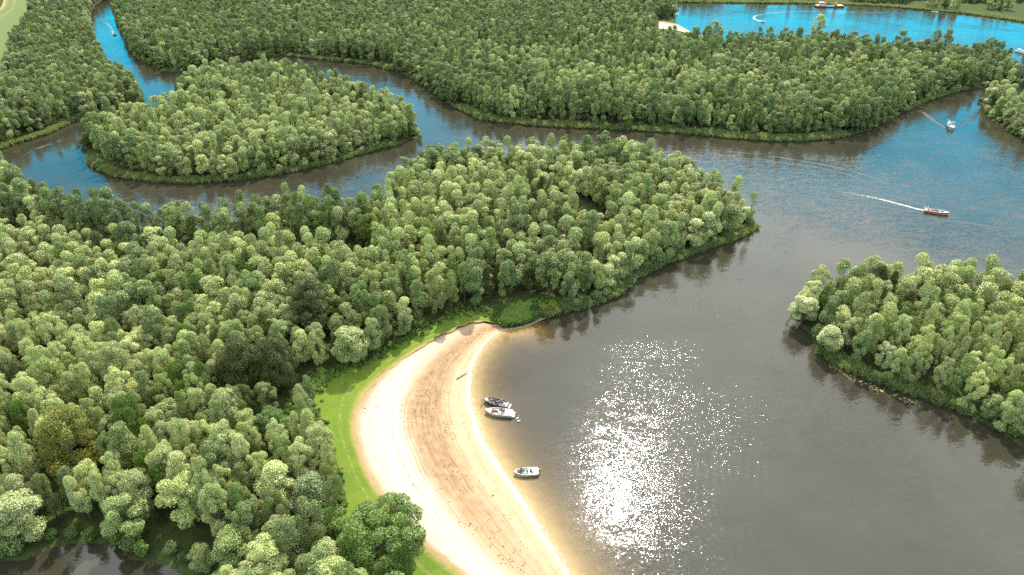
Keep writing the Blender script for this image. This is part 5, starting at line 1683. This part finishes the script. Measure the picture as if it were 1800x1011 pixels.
# ------------------------------------------------------------------ small things
def swan(px, py, rz, label):
    x, y = P(px, py)
    r = root('swan', label, 'bird', (x, y, 0.0), rz, 'white birds on the water')
    r.scale = (0.75,) * 3
    m = MB(); m.ball((0, 0, 0.16), (0.48, 0.24, 0.22), 10, 7); m.tube([(-0.35, 0, 0.2), (-0.62, 0, 0.34)], [0.16, 0.02], 6); m.build('body', 'feather', r, smooth=True)
    m = MB(); m.tube([(0.35, 0, 0.22), (0.50, 0, 0.42), (0.44, 0, 0.66), (0.50, 0, 0.80), (0.60, 0, 0.78)], [0.10, 0.07, 0.05, 0.06, 0.05], 7); m.build('neck', 'feather', r, smooth=True)
    m = MB(); m.tube([(0.62, 0, 0.78), (0.75, 0, 0.73)], [0.035, 0.012], 5); m.build('beak', 'beak', r)
    m = MB()
    for sg in (-1, 1):
        m.ball((-0.08, sg * 0.20, 0.26), (0.40, 0.09, 0.16), 8, 5)
    m.build('wings', 'feather', r, smooth=True)


swan(1478, 239.5, 0.4, 'white bird on the water below the far reeds, left one')
swan(1484, 241.5, 2.4, 'white bird on the water below the far reeds, right one')
swan(910, 736, 0.9, 'white bird on the shallows right of the white motor boat, upper one')
swan(912, 741, 0.2, 'white bird on the shallows right of the white motor boat, lower one')


def branch(name, p0, p1, r, label, n=3, seed=1, z=0.15):
    g = random.Random(seed)
    a, b = P(*p0), P(*p1)
    o = root(name, label, 'log', (a[0], a[1], z), math.atan2(b[1] - a[1], b[0] - a[0]))
    L = math.hypot(b[0] - a[0], b[1] - a[1])
    m = MB(); m.tube([(0, 0, 0), (L * 0.35, 0.1 * g.uniform(-1, 1), 0.05), (L * 0.7, 0.2 * g.uniform(-1, 1), 0.12), (L, 0, 0.1)], [r, r * 0.85, r * 0.6, r * 0.25], 7)
    m.build('stem', 'driftwood', o, smooth=True)
    for k in range(n):
        x = L * g.uniform(0.35, 0.9); s_ = g.choice((-1, 1))
        m = MB(); m.tube([(x, 0, 0.08), (x + 0.5, s_ * 0.4, 0.2), (x + 0.9, s_ * 0.9, 0.25)], [r * 0.4, r * 0.3, r * 0.1], 5)
        m.build('side_branch', 'driftwood', o)
    return o


branch('driftwood', (803, 668), (829, 652), 0.16, 'dark driftwood pole lying across the upper beach', 1, 2, 0.25)
branch('fallen_branch', (962, 552), (990, 545), 0.20, 'fallen branch in the water right of the lush reed bed', 4, 3, 0.1)
branch('fallen_branch', (955, 545), (984, 553), 0.14, 'bleached fallen branch crossing the other by the reed bed', 3, 6, 0.15)
branch('fallen_tree', (1412, 560), (1398, 580), 0.22, 'dead branch dipping into the water at the island tip', 4, 8, 0.3)

# floating yellow leaves by the right island, weed clods on the sand
g_ = np.random.default_rng(11)
pl = resample(catmull(poly([(1452, 634), (1480, 655), (1505, 668), (1530, 680), (1552, 688), (1590, 702), (1628, 716)]), 6), 300)
V, F = [], []
for k in range(150):
    i = int(np.clip(g_.choice([40, 70, 110, 160, 175, 240, 262]) + g_.normal(0, 12), 0, 299))
    c = pl[i] + g_.normal(0, 0.55, 2)
    r = g_.uniform(0.10, 0.28); o = len(V); a0 = g_.random() * 6.28
    V.append((c[0], c[1], 0.03 + 0.01 * (k % 4)))
    V += [(c[0] + r * math.cos(a0 + j * 0.9), c[1] + r * math.sin(a0 + j * 0.9), 0.03 + 0.01 * (k % 4)) for j in range(7)]
    F += [(o, o + j, o + j + 1) for j in range(1, 7)]
me = bpy.data.meshes.new('floating_leaves'); me.from_pydata(V, [], F)
tag(link('floating_leaves', me, M['pad_leaf']), 'yellow floating leaves along the right island shore', 'leaves', kind='stuff')

M['weed'] = simple('dry_weed', (0.085, 0.05, 0.028), 0.95, 0, 0.4, 5)
V, F = [], []
OCT = [(1, 0, 0), (0, 1, 0), (-1, 0, 0), (0, -1, 0), (0, 0, 1)]
OF = [(0, 1, 4), (1, 2, 4), (2, 3, 4), (3, 0, 4)]
n = 0
while n < 900:
    if g_.random() < 0.34:
        s_, u_ = 0.50 + g_.normal(0, 0.018) + 0.12 * (g_.random() - 0.5), 0.40 + g_.normal(0, 0.10)
    elif g_.random() < 0.12:
        s_, u_ = 0.50 + g_.normal(0, 0.012), 0.84 + g_.normal(0, 0.08)
    else:
        s_, u_ = g_.uniform(0.12, 0.95), np.clip(g_.normal(0.42, 0.12), 0.1, 0.93)
    if not (0.02 < s_ < 0.98 and 0.08 < u_ < 0.95): continue
    i = int(s_ * (NS - 1)); c = bi[i] + u_ * (bo[i] - bi[i]); w_ = np.hypot(*(bo[i] - bi[i]))
    if vnoise(c[0], c[1], 6, 55) < 0.42 and g_.random() < 0.8: continue
    z = min(0.004 + u_ * w_ * 0.03, 0.60); r = g_.uniform(0.05, 0.20) * (1.3 if g_.random() < 0.1 else 1); o = len(V)
    sx_, sy_ = g_.uniform(0.6, 1.6), g_.uniform(0.6, 1.6); a = g_.random() * 3
    for x, y, zz in OCT:
        x, y = x * sx_, y * sy_
        V.append((c[0] + r * (x * math.cos(a) - y * math.sin(a)), c[1] + r * (x * math.sin(a) + y * math.cos(a)), z - 0.01 + r * 0.5 * zz))
    F += [tuple(q_ + o for q_ in f) for f in OF]
    n += 1
me = bpy.data.meshes.new('beach_debris'); me.from_pydata(V, [], F)
tag(link('beach_debris', me, M['weed']), 'dark clods of dry weed strewn over the sand', 'debris', kind='stuff')
